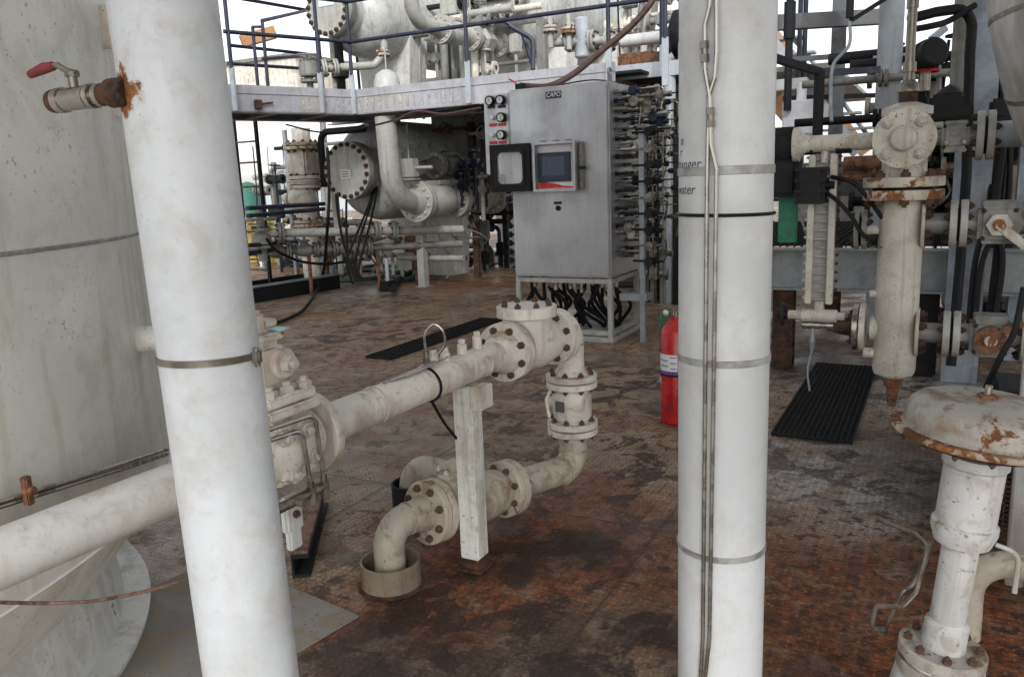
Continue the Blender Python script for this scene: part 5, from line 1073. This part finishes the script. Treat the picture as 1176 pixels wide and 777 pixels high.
# ladder-like level gauge
gz0 = Zc(352); gz1 = Zc(172); gc = LC - AW * .405 - AD * .02
lg = thing('level_gauge', 'narrow pale level gauge like a small ladder, left of the cream column', 'gauge', gc + AZ * gz0)
MB().box(gc + AZ * (gz0 + gz1) / 2 + AD * .05, (.10, .02, gz1 - gz0), AX, .003).build('back_plate', m_grey, lg)
for s_ in (-.062, .052): MB().box(gc + AW * s_ + AZ * (gz0 + (gz1 - gz0) / 2), (.036, .05, gz1 - gz0 - .01), AX, .005).build('side_rail', m_col, lg)
nr = 17
for k in range(nr):
    z = gz0 + .03 + (gz1 - gz0 - .06) * k / (nr - 1)
    MB().cyl(gc - AW * .05 + AZ * z, gc + AW * .04 + AZ * z, .0055, 8).build('rung', m_grey, lg)
    for s_ in (1, -1): bolt(lg, gc + AW * (.083 if s_ > 0 else -.085) + AZ * (z + .01), AW * s_, .0105, 'dark' if s_ > 0 else 'paint')
for z, r in ((gz0 - .03, .028), (gz1 + .0, .02)): MB().cyl(gc + AZ * z - AZ * .05, gc + AZ * z + AZ * .05, r, 14).build('end_nipple', m_col, lg)
q = MB(); zz = gz0 - .065; q.cyl(gc - AW * .10 + AZ * zz, gc + AW * .10 + AZ * zz, .038, 18, ch=.006).cyl(gc + AW * .10 + AZ * zz, gc + AW * .14 + AZ * zz, .024, 8).cyl(gc - AW * .17 + AZ * zz, gc - AW * .1 + AZ * zz, .026, 8); q.build('bottom_valve', m_col, lg); wheel(lg, gc - AW * .20 + AZ * zz, AW, .058, m_dark, r=.012)
q = MB(); q.cyl(gc - AW * .10 + AZ * (gz1 + .03), gc + AW * .12 + AZ * (gz1 + .03), .02, 12).cyl(gc - AW * .12 + AZ * (gz1 + .03), gc - AW * .06 + AZ * (gz1 + .03), .035, 8).cyl(gc + AW * .06 + AZ * (gz1 + .03), gc + AW * .14 + AZ * (gz1 + .03), .035, 8); q.build('top_fitting', m_dark, lg)
# junction boxes and green board
jx = D(897, 187, 4.75); jb = thing('junction_box', 'dark cast junction box half hidden behind the tube-carrying pipe', 'junction box', jx - AZ * .18)
MB().box(jx, (.22, .16, .40), AX, .03).build('housing', m_dark, jb); MB().lathe(jx + AW * .02 + AZ * .09 - AD * .08, -AD, [(0, .075), (.02, .075), (.03, .06), (.03, 0)], 22).build('cover', m_dark, jb); MB().cyl(jx + AW * .10 - AZ * .11, jx + AW * .16 - AZ * .11, .018, 12).build('gland', m_dss, jb)
jx2 = D(932, 213, 4.55); jb2 = thing('junction_box', 'black ribbed actuator box clipped to the ladder-like gauge', 'junction box', jx2 - AZ * .1)
q = MB(); q.box(jx2, (.15, .12, .20), AX, .02)
for k in range(4): q.box(jx2 + AZ * (-.09 + .06 * k), (.17, .14, .02), AX, .004)
q.build('housing', m_dark, jb2); MB().cyl(jx2 + AW * .07, jx2 + AW * .12, .022, 12).build('gland', m_black, jb2)
gb_ = D(905, 246, 4.9); q = MB(); q.box(gb_, (.11, .03, .34), AX, .006); q.cyl(gb_ + AZ * .17, gb_ + AZ * .24, .012, 8); tag(q.build('green_board', m_green), 'green board hanging below the dark junction box', 'board')
for k, (pts, nm) in enumerate((([D(915, 210, 4.7), D(950, 222, 4.5), D(975, 245, 4.45), D(992, 270, 4.4), D(1008, 271, 4.4)], 'black cable looping from the junction box to the cream column nozzle'), ([D(955, 203, 4.5), D(980, 210, 4.4), D(1000, 232, 4.4), D(1013, 250, 4.42)], 'short black cable from the gauge actuator to the cream column'))):
    tag(MB().tube(spline(pts, 8), .012, 8).build('cable', m_black), nm, 'cable')
tag(MB().tube(spline([D(905, 232, 5), D(918, 245, 5), D(932, 300, 4.75), D(925, 330, 4.9)], 6), .008, 6).build('cable', m_dss), 'thin grey cable hanging left of the level gauge', 'cable')

# galvanised skid with grating deck
sk0 = D(985, 309, 6.3); sk = thing('skid_frame', 'galvanised beam and grating deck of an equipment skid behind the level gauge', 'skid', V((sk0.x, sk0.y, 0)))
zsk = sk0.z; hb = .33
a = sk0 - AW * 1.25; b = sk0 + AW * 2.6
MB().channel(a, b, .10, hb, 1).build('edge_beam', m_galvm, sk)
MB().channel(b - AW * 1.0 + AD * 1.4, b + AW * .5 + AD * 1.4, .1, hb, 1).build('edge_beam', m_dgalv, sk)
q = MB(); zt2 = zsk + hb / 2
nb_ = 70
for k in range(nb_): p = a + AW * ((b - a).length * k / nb_); q.beam(V((p.x, p.y, zt2 + .014)), V((p.x, p.y, zt2 + .014)) + AD * 3.2, .006, .024)
for k in range(26): p = a + AD * (3.2 * k / 26); q.beam(V((p.x, p.y, zt2 + .02)), V((p.x, p.y, zt2 + .02)) + AW * (b - a).length, .006, .010)
q.build('grating', m_dark, sk)
ul = (online(a + AD * .09, AW, 902) - a).dot(AW)
for u_, dd in ((ul, .09), (ul + .1, 2.6), (1.75, .09), (3.4, .09), (3.4, 2.6)):
    p = a + AW * u_ + AD * dd; MB().ibeam(V((p.x, p.y, 0)), V((p.x, p.y, zt2 - .02 if dd > 1 else zsk - hb / 2)), .16, .16).build('leg', m_drust if u_ < 1 else m_dark, sk)
MB().beam(a + AD * 3.2, b + AD * 3.2, .06, .2).build('rear_beam', m_dgalv, sk)
wl = D(975, 205, 8.6); MB().box(V((wl.x, wl.y, wl.z)), (2.4, .05, .36), AX, .01).build('side_panel', m_dgalv, sk)
# steel columns
sc0 = V((3.32, 5.86, 0)); scs = thing('steel_column', 'blue grey steel H column rising behind the valves at the right', 'column', sc0)
MB().ibeam(sc0, sc0 + AZ * 5.5, .235, .22, .016, .012, up=AD).build('column', m_col_steel, scs); MB().box(sc0 + AZ * .012, (.34, .34, .02), AX).build('base_plate', m_dim, scs)
rc_ = vline(1022, 60, 7.4); rcs = thing('round_column', 'pale round steel column behind the top of the cream column', 'column', V((rc_.x, rc_.y, 0)))
MB().cyl(V((rc_.x, rc_.y, 0)), V((rc_.x, rc_.y, 5.5)), .107, 32).build('column', m_ltblue, rcs); MB().lathe(V((rc_.x, rc_.y, 0)), AZ, [(.002, .1), (.002, .2), (.02, .2), (.02, .1)], 24).build('base_plate', m_dim, rcs)
c2 = vline(1172, 345, 6.6); tag(MB().ibeam(V((c2.x, c2.y, 0)), V((c2.x, c2.y, 5)), .18, .18, up=AD).build('steel_column', m_col_steel), 'blue grey steel column at the right edge of the picture', 'column')
dk = vline(1102, 90, 5.55); tag(MB().channel(V((dk.x, dk.y, zrow(dk.x, dk.y, 150))), V((dk.x, dk.y, zrow(dk.x, dk.y, 18))), .10, .12, 1, up=AW).box(V((dk.x, dk.y, zrow(dk.x, dk.y, 80))), (.12, .02, 1.0), AX).build('cable_channel', m_dim), 'dim grey cable channel on the left of the blue grey H column', 'channel')
# black conduits
tag(MB().tube(bend([D(1044, 22, 5.2), D(1075, 14, 5.2), D(1118, 8, 5.25), D(1114, 60, 5.3), D(1110, 200, 5.45), D(1103, 300, 5.5), D(1092, 420, 5.5)], .14, 8), .032, 14).build('conduit', m_black), 'fat black conduit arching over and running down beside the H column', 'conduit')
tag(MB().tube(spline([D(1048, 34, 5.1), D(1070, 30, 5.1), D(1090, 24, 5.2), D(1120, 6, 5.2)], 6), .02, 8).build('conduit', m_black), 'black flexible conduit under the arching one at the upper right', 'conduit')
for k, (x0, x1, d_) in enumerate(((1147, 1150, 5.6), (1153, 1143, 5.7), (1160, 1128, 5.6), (1140, 1120, 5.65))):
    tag(MB().tube(spline([D(x0, -10, d_), D(x0 + 2, 90, d_), D(x0 + 6 - 3 * k, 150, d_), D(x0 - 4, 240, d_), D(x1, 300, d_), D(x1 - 10, 372 + 10 * k, d_)], 6), .02 if k else .028, 8).build('cable', m_black), 'black cable hanging between the H column and the clad pipe', 'cable', 'black cables by the clad pipe')
tag(MB().tube(spline([D(1176, 330, 3.6), D(1165, 380, 3.6), D(1150, 408, 3.6), D(1130, 450, 3.7)], 6), .014, 8).build('cable', m_black), 'black cable curving down at the right edge above the mushroom dome', 'cable')
# transmitter
tx = D(1064, 64, 4.75); tt = thing('transmitter', 'round black transmitter head above the cream column', 'transmitter', tx - AZ * .1)
ta = (-AD * .8 + AW * .45 + AZ * .1).normalized(); MB().lathe(tx, ta, [(-.10, .0), (-.10, .075), (-.02, .08), (-.02, .088), (.03, .088), (.03, .082), (.09, .082), (.10, .07), (.10, 0)], 30).build('head', m_dark, tt); MB().cyl(tx - AZ * .06, tx - AZ * .20, .03, 14).build('neck', m_dss, tt); MB().lathe(tx - AZ * .085, AZ, [(-.01, .075), (0, .08), (.004, .075)], 24).build('red_ring', m_redprint, tt)
tag(MB().tube(spline([tx - AZ * .1 - AW * .03, tx - AZ * .2 + AW * .0, tx - AZ * .34 + AW * .03, tx - AZ * .55 + AW * .02], 5), .007, 6).build('cable', m_black), 'thin black wire dropping from the round transmitter head', 'cable')
tr2 = D(1093, 163, 4.9); q = MB(); q.box(D(1088, 118, 5.0), (.2, .16, .10), AX, .02).box(D(1090, 130, 5.0), (.26, .2, .09), AX, .015).lathe(D(1090, 108, 5.0), AZ, [(0, .08), (.03, .05), (.06, 0)], 16).cyl(D(1090, 140, 5.0), D(1090, 165, 4.95), .03, 10); tag(q.build('actuator', m_dark), 'small dark actuator sitting on the topmost valve', 'actuator')
q = MB(); q.box(D(1150, 128, 5.2), (.14, .12, .16), AX, .02).cyl(D(1138, 126, 5.2), D(1166, 128, 5.2), .03, 10); tag(q.build('cable_box', m_dark), 'dark cable box between the H column and the clad pipe', 'box')
# clad pipe at the top right
cpx = [D(1184, -90, 3.6), D(1192, -20, 3.6), D(1203, 50, 3.62), D(1222, 120, 3.7), D(1258, 200, 3.85), D(1320, 270, 4.1)]
ck = thing('clad_pipe', 'fat aluminium-clad pipe curving in at the top right corner', 'pipe', cpx[3]); sps = spline(cpx, 10)
MB().tube(sps, .205, 44).build('cladding', m_clad, ck)
for i in (14, 26, 36): MB().tube([sps[i], sps[i] + (sps[i + 1] - sps[i]).normalized() * .022], .2085, 44).build('band', m_dss, ck)

# guard frame, stairs, lights behind the gauge
d0 = 9.0
gf = thing('scaffold', 'grey steel frame of beams standing against the white sky behind the gauge', 'frame', V((D(960, 80, d0).x, D(960, 80, d0).y, 0)))
def bm_(p, q_, w_, h_, m=m_dgalv, nm='beam'): MB().beam(p, q_, w_, h_).build(nm, m, gf)
bm_(D(850, 29, 8.6), D(1020, 19, 8.6), .12, .15); fb = V((D(962, 80, d0).x, D(962, 80, d0).y, 0)); MB().ibeam(fb, fb + AZ * 3.9, .14, .14).build('column', m_dgalv, gf)
bm_(D(900, 69, 9.4), D(1020, 61, 9.4), .05, .055); bm_(D(900, 113, 9.4), D(1180, 104, 9.4), .05, .05, m_dark)
for x in (918, 924): b_ = vline(x, 60, 9.6); MB().cyl(b_ + AZ * 1.2, b_ + AZ * 4.4, .03, 8).build('post', m_navy, gf)
b_ = vline(906, 60, 8.2); MB().cyl(b_ + AZ * 2.2, b_ + AZ * 5, .04, 8).cyl(b_ + AZ * 2.9, b_ + AZ * 3.25, .06, 8).build('post', m_dark, gf)
b_ = vline(975, 40, 7.2); MB().cyl(b_ + AZ * 2.9, b_ + AZ * 4.6, .035, 8).build('post', m_dark, gf)
bm_(D(977, 24, 7.2), D(1018, -2, 7.2), .035, .035, m_dark, 'brace')
bm_(D(1176, 170, 8.6), D(1130, 212, 8.6), .12, .12, m_dark, 'brace'); bm_(D(1120, 213, 8.8), D(1200, 208, 8.8), .1, .18, m_dark); bm_(D(1010, 190, 9), D(1200, 178, 9), .05, .05, m_navy)
bm_(D(1080, 58, 7.6), D(1072, 155, 7.6), .08, .04, m_ltblue, 'post'); bm_(D(1070, 45, 7.5), D(1085, 33, 7.5), .08, .05, m_ltblue, 'brace')
tag(MB().tube(spline([D(976, 25, 6.6), D(975, 52, 6.6), D(957, 75, 6.5), D(954, 110, 6.4), D(955, 140, 6.3)], 8), .014, 8).build('tube', m_galv), 'pale bent tube curving down in front of the guard frame', 'tube')
nr_ = thing('corner_railing', 'dark railing with a corner post behind the level gauge', 'railing', vline(941, 90, 7.2))
MB().beam(D(880, 64, 6.4), D(942, 83, 7.2), .05, .06).build('rail', m_dark, nr_); MB().beam(D(942, 84, 7.2), D(1010, 80, 7.2), .05, .055).build('rail', m_navy, nr_); b_ = vline(940, 120, 7.2); MB().cyl(b_ + AZ * zsk, b_ + AZ * zrow(b_.x, b_.y, 82), .045, 12).build('post', m_dark, nr_)
st2 = thing('stair', 'pale stair with orange-rusted stringers descending behind the guard frame', 'stair', vline(960, 160, 11))
for k, dx in enumerate((0, 9)): MB().beam(D(880 + dx, 40, 11 + k), D(985 + dx, 176, 11 + k), .06, .16).build('stringer', m_orange if k else m_lav, st2)
MB().tube([D(880, 12, 11.4), D(925, 60, 11.4), D(1000, 160, 11.4)], .03, 8).build('handrail', m_galv, st2)
for k in range(8): p = D(885 + 13 * k, 47 + 17 * k, 11.5); MB().box(p, (.9, .26, .03), AX).build('tread', m_galv, st2)
tag(MB().beam(D(893, 112, 9.8), D(918, 142, 9.8), .1, .26).build('orange_bracket', m_orange), 'orange rusted bracket near the white box behind the big pipe', 'bracket')
q = MB(); q.box(D(918, 136, 8.4), (.32, .2, .36), AX, .02).cyl(D(920, 120, 8.4), D(921, 96, 8.4), .05, 10); wbx = q.build('white_box', m_label); tag(wbx, 'small white box on a short post left of the level gauge', 'box')
tag(MB().box(D(900, 98, 8.8), (.5, .1, .12), AX, .01).build('pale_bracket', m_white), 'pale bracket behind the railing at the big pipe\'s right', 'bracket')
# far floor-level equipment at the right
q = MB(); fo = D(1060, 215, 12); q.box(V((fo.x, fo.y, 1.2)), (3.5, 1.2, .9), AX, .04); tag(q.build('far_machinery', m_dim), 'dim machinery housing beyond the skid grating', 'machine')

# ---------------------------------------------------------------- diaphragm valve in the lower right corner
DV = V((1.064, 1.812, 0)); 
zr_ = zrow(DV.x, DV.y, 494); ztp2 = zrow(DV.x, DV.y, 454)
z1 = zrow(DV.x, DV.y, 612); z2 = zrow(DV.x, DV.y, 712); z3 = zrow(DV.x, DV.y, 745); DV0 = DV.copy(); DV = V((1.014, 1.846, 0))
dvt = thing('diaphragm_valve', 'mushroom-shaped valve with rusty white dome, cut by the lower right corner', 'valve', DV)
Rd = .192; hd = ztp2 - zr_
MB().lathe(DV + AZ * zr_, AZ, [(-.007, Rd * .5), (-.007, Rd), (-.001, Rd + .003), (.001, Rd + .003), (.007, Rd), (.007, Rd * .88)], 64).build('rim', m_rim, dvt)
MB().lathe(DV + AZ * zr_, AZ, [(.006, Rd * .90), (.012, Rd * .865), (hd * .5, Rd * .85), (hd * .68, Rd * .825), (hd * .82, Rd * .76), (hd * .91, Rd * .64), (hd * .96, Rd * .45), (hd * .99, Rd * .25), (hd, 0)], 64).build('dome', m_rustpaint, dvt)
MB().lathe(DV + AZ * (zr_ - .012), -AZ, [(0, Rd * .9), (.012, Rd * .8), (.028, Rd * .45), (.034, .07)], 48).build('lower_shell', m_drust, dvt)
rimn = MB()
for k in range(16):
    a = 2 * math.pi * k / 16; p = DV + V((math.cos(a), math.sin(a), 0)) * (Rd * .95) + AZ * (zr_ - .017); bolt(dvt, p, -AZ, .007, 'rust')
MB().cyl(DV + AZ * (zr_ + hd - .004), DV + AZ * (zr_ + hd + .008), .022, 6).build('vent_nut', m_rust, dvt); MB().cyl(DV + AZ * (zr_ + hd), DV + AZ * (zr_ + hd + .03), .008, 12, ch=.002).build('vent_plug', m_sst, dvt)
dvt.rotation_mode = 'QUATERNION'; dvt.rotation_quaternion = AZ.rotation_difference(V((.043, -.024, .59)).normalized())
q = MB(); q.lathe(DV, AZ, [(z1 - .02, .0), (z1 - .02, .062), (z1 + .012, .073), (z1 + .03, .073), (z1 + .034, .066), (zr_ - .085, .066), (zr_ - .078, .072), (zr_ - .055, .072), (zr_ - .05, 0)], 40); q.build('yoke', m_vwhite if 'm_vwhite' in globals() else m_white, dvt)
MB().lathe(DV, AZ, [(z2 - .02, .041), (z1, .041)], 36).build('bonnet_neck', m_vwhite, dvt)
MB().lathe(DV, AZ, [(z3, .0), (z3, .05), (z2 - .01, .05), (z2 - .004, .044), (z2, .041)], 36).build('bonnet', m_vwhite, dvt)
bf2 = flange(dvt, DV + AZ * (z3 - .028), AZ, .20, .03, m_rustpaint, 8, .012, 'rust', pcd=.8)
MB().lathe(DV, AZ, [(0.02, .10), (.18, .12), (z3 - .08, .10), (z3 - .03, .085)], 36).build('body', m_vwhite, dvt); flange(dvt, DV + AZ * (z3 - .07), AZ, .20, .03, m_rustpaint, 0)
MB().cyl(DV + AZ * .18 - AW * .02, DV + AZ * .18 + AW * 1.2, .05, 24).build('pipe', m_grey, dvt); flange(dvt, DV + AZ * .18 + AW * .16, AW, .2, .03, m_white, 0)
q = MB(); q.tube(bend([DV + AZ * (z1 - .01) + AW * .07, DV + AZ * (z1 - .02) + AW * .12, DV + AZ * (z1 - .12) + AW * .125], .05, 6), .006, 8); q.build('air_tube', m_grey, dvt)
tb = [D(1008, 596, 2.25), D(1052, 613, 2.15), D(1067, 628, 2.05), D(1052, 680, 2.05), D(1036, 697, 2.05), D(1006, 695, 2.1), D(1000, 722, 2.12), D(1016, 722, 2.12), D(1030, 696, 2.1), D(1032, 672, 2.1), D(1050, 650, 2.06)]
tag(MB().tube(bend(tb[:8], .02, 5), .0062, 8).build('bent_tube', m_dss), 'loose bent grey tube sticking out left of the mushroom valve', 'tube')
tag(MB().tube(spline([D(1068, 622, 2.1), D(1050, 668, 2.12), D(1036, 680, 2.12), D(1022, 710, 2.15), D(1012, 728, 2.18)], 6), .0062, 8).build('bent_tube', m_dss), 'second thin bent tube crossing the loose one by the mushroom valve', 'tube')
pa_ = D(1108, 640, 2.75); pb_ = pa_ + AW * 1.6; wp = thing('low_pipe', 'pale horizontal pipe passing behind the mushroom valve', 'pipe', pa_); MB().tube(bend([V((pa_.x, pa_.y, 0)) + AW * .02, pa_ + AW * .02, pb_], .12, 8), .045, 24).build('pipe', m_dirty, wp); MB().cyl(V((pa_.x, pa_.y, 0)) + AW * .35, pa_ + AW * .35, .03, 12).build('prop', m_drust, wp)
gp = D(1165, 560, 3.4); gpt = thing('mesh_guard', 'dark mesh guard panel standing behind the mushroom valve', 'guard', V((gp.x, gp.y, 0)))
q = MB()
for k in range(44): q.beam(V((gp.x, gp.y, .05)) + AW * (-.12 + k * .022), V((gp.x, gp.y, .66)) + AW * (-.12 + k * .022 ), .007, .006)
for k in range(30): q.beam(V((gp.x, gp.y, .05 + .021 * k)) - AW * .12, V((gp.x, gp.y, .05 + .021 * k)) + AW * .84, .006, .007)
q.build('mesh', m_drust, gpt); MB().beam(V((gp.x, gp.y, 0)) - AW * .13, V((gp.x, gp.y, .66)) - AW * .13, .05, .05).build('frame_post', m_dark, gpt); MB().box(V((gp.x, gp.y, .32)) + AD * .35 + AW * .36, (.9, .4, .62), AX, .02).build('motor_block', m_dark, gpt)
lpst = vline(1168, 620, 3.1); tag(MB().box(V((lpst.x, lpst.y, .55)), (.06, .06, 1.1), AX, .004).build('short_post', m_grey), 'short pale post at the right edge behind the mushroom valve', 'post')

# ---------------------------------------------------------------- more of the plant behind
def clutter(name, label, cat, c, wd, dp, z0, z1, n, mats, seed, g=None):
    rs = random.Random(seed); c = V((c.x, c.y, 0)); t = thing(name, label, cat, c + AZ * z0, g)
    for k in range(n):
        q = MB(); kind = k % 5; p = c + AW * rs.uniform(-wd, wd) + AD * rs.uniform(0, dp); z = rs.uniform(z0 + .1, z1)
        if kind == 0: r_ = rs.uniform(.03, .07); q.tube(bend([V((p.x, p.y, z0)), p + AZ * z, p + AZ * z + AW * rs.choice((-1, 1)) * rs.uniform(.4, 1.2)], r_ * 3, 6), r_, 12); nm = 'pipe'
        elif kind == 1: r_ = rs.uniform(.03, .06); q.cyl(p - AW * rs.uniform(.3, 1) + AZ * z, p + AW * rs.uniform(.3, 1) + AZ * z, r_, 12); q.lathe(p + AZ * z, AW, [(-.04, r_), (-.04, r_ * 2.2), (-.008, r_ * 2.2), (-.008, r_), (.008, r_), (.008, r_ * 2.2), (.04, r_ * 2.2), (.04, r_)], 18); nm = 'pipe'
        elif kind == 2: q.box(p + AZ * z, (.16, .14, .16), AX, .025).cyl(p + AZ * z, p + AZ * (z + .3), .02, 8).torus(p + AZ * (z + .28), AZ, .10, .012, 20, 6).lathe(p + AZ * z, AW, [(-.2, .04), (-.2, .1), (-.16, .1), (-.16, .05), (.16, .05), (.16, .1), (.2, .1), (.2, .04)], 16).cyl(V((p.x, p.y, z0)), p + AZ * z, .03, 8); nm = 'valve'
        elif kind == 3: q.tube(spline([p + AZ * z1, p + AZ * (z1 * .6) + AW * rs.uniform(-.1, .1), p + AZ * (z0 + .3) + AW * rs.uniform(-.3, .3), p + AZ * (z0 + .03) + AW * rs.uniform(-.4, .4)], 6), .014, 6); nm = 'cable'
        else: q.box(p + AZ * z, (rs.uniform(.15, .35), .15, rs.uniform(.2, .4)), AX, .015).cyl(V((p.x, p.y, z0)), p + AZ * z, .03, 8); nm = 'box'
        q.build(nm, mats[rs.randrange(len(mats))], t)
    return t
clutter('piping_cluster', 'crowd of small grimy valves and pipes low under the round end cover', 'pipework', D(420, 292, 13.6), 1.3, .9, 0, 1.0, 24, (m_dim, m_grey, m_dark, m_rust, m_dim), 3)
clutter('piping_cluster', 'dark valves and pipes crowding behind the ladder under the walkway', 'pipework', D(345, 280, 15.5), 1.2, .8, 0, 1.2, 15, (m_dim, m_dark, m_cream, m_blue), 5)
clutter('piping_cluster', 'dark pipes and boxes crowded beneath the vessel between the prop and the cabinet', 'pipework', D(560, 240, 14.5), .9, 1.0, 0, 2.3, 22, (m_dark, m_dim, m_drust, m_bezel), 8)
clutter('piping_cluster', 'dark pipes and valves standing on the skid grating behind the cream column', 'pipework', D(1075, 230, 7.2), .6, .9, zsk + .18, 2.7, 34, (m_dark, m_dim, m_grey, m_black, m_dirty, m_rust), 11)
clutter('piping_cluster', 'dark pipes and cables crowding the right edge behind the H column', 'pipework', D(1165, 300, 6.9), .5, .7, 0, 2.6, 34, (m_dark, m_dim, m_grey, m_black, m_dirty, m_drust), 13)
clutter('piping_cluster', 'small pipes, valves and cables packed behind the cabinet fittings', 'pipework', D(758, 200, 9.9), .30, .8, 0, 2.35, 45, (m_dark, m_dss, m_dim, m_black, m_sst), 17)
clutter('piping_cluster', 'white and grey pipes with valves packed above the side platform', 'pipework', D(745, 40, 11.4), .6, .8, ZT, 4.6, 22, (m_grey, m_cream, m_dim, m_dark), 19)
rs = random.Random(4)
for k in range(46):       # the untidy outer bank of cabinet fittings
    i = k % 23; z = CZ1 - .06 - i * .072 + rs.uniform(-.02, .02); p = cb_(-rs.uniform(.05, .30), rs.uniform(.1, .75), z); l = rs.uniform(.05, .16); q = MB()
    q.cyl(p, p + AW * l, rs.uniform(.012, .028), 8).cyl(p + AW * l, p + AW * (l + .04), .03, 6)
    if k % 3 == 0: q.box(p + AW * l * .5, (.08, .07, .09), AX, .012)
    elif k % 3 == 1: q.cyl(p + AW * l * .5, p + AW * l * .5 - AD * .07, .02, 10).cyl(p + AW * l * .5 - AD * .06, p + AW * l * .5 - AD * .085, .045, 14)
    else: q.tube(spline([p + AW * l, p + AW * (l + .08) - AZ * .02, p + AW * (l + .06) - AZ * .2], 5), .007, 6)
    q.cyl(p, V((cb_(0, 0, 0) - AW * 0).to_tuple()) * 0 + (p - AW * (p - FR).dot(AW)), .010, 6)
    q.build('tube_fitting', (m_dark, m_dss, m_sst, m_bezel, m_sst, m_dss)[rs.randrange(6)], cab)
clutter('piping_cluster', 'grey pipes and valves against the sky between the ladder and the cream riser', 'pipework', D(322, 205, 16.5), .85, .9, 0, 2.5, 30, (m_dim, m_grey, m_dark, m_dim, m_cream), 31)
clutter('piping_cluster', 'pale pipes, valves and fittings crowded around the upper vessels above the cross arm', 'pipework', D(520, 60, 12.9), 1.0, .6, ZT, 4.5, 26, (m_grey, m_dim, m_cream, m_dark, m_grey), 37)
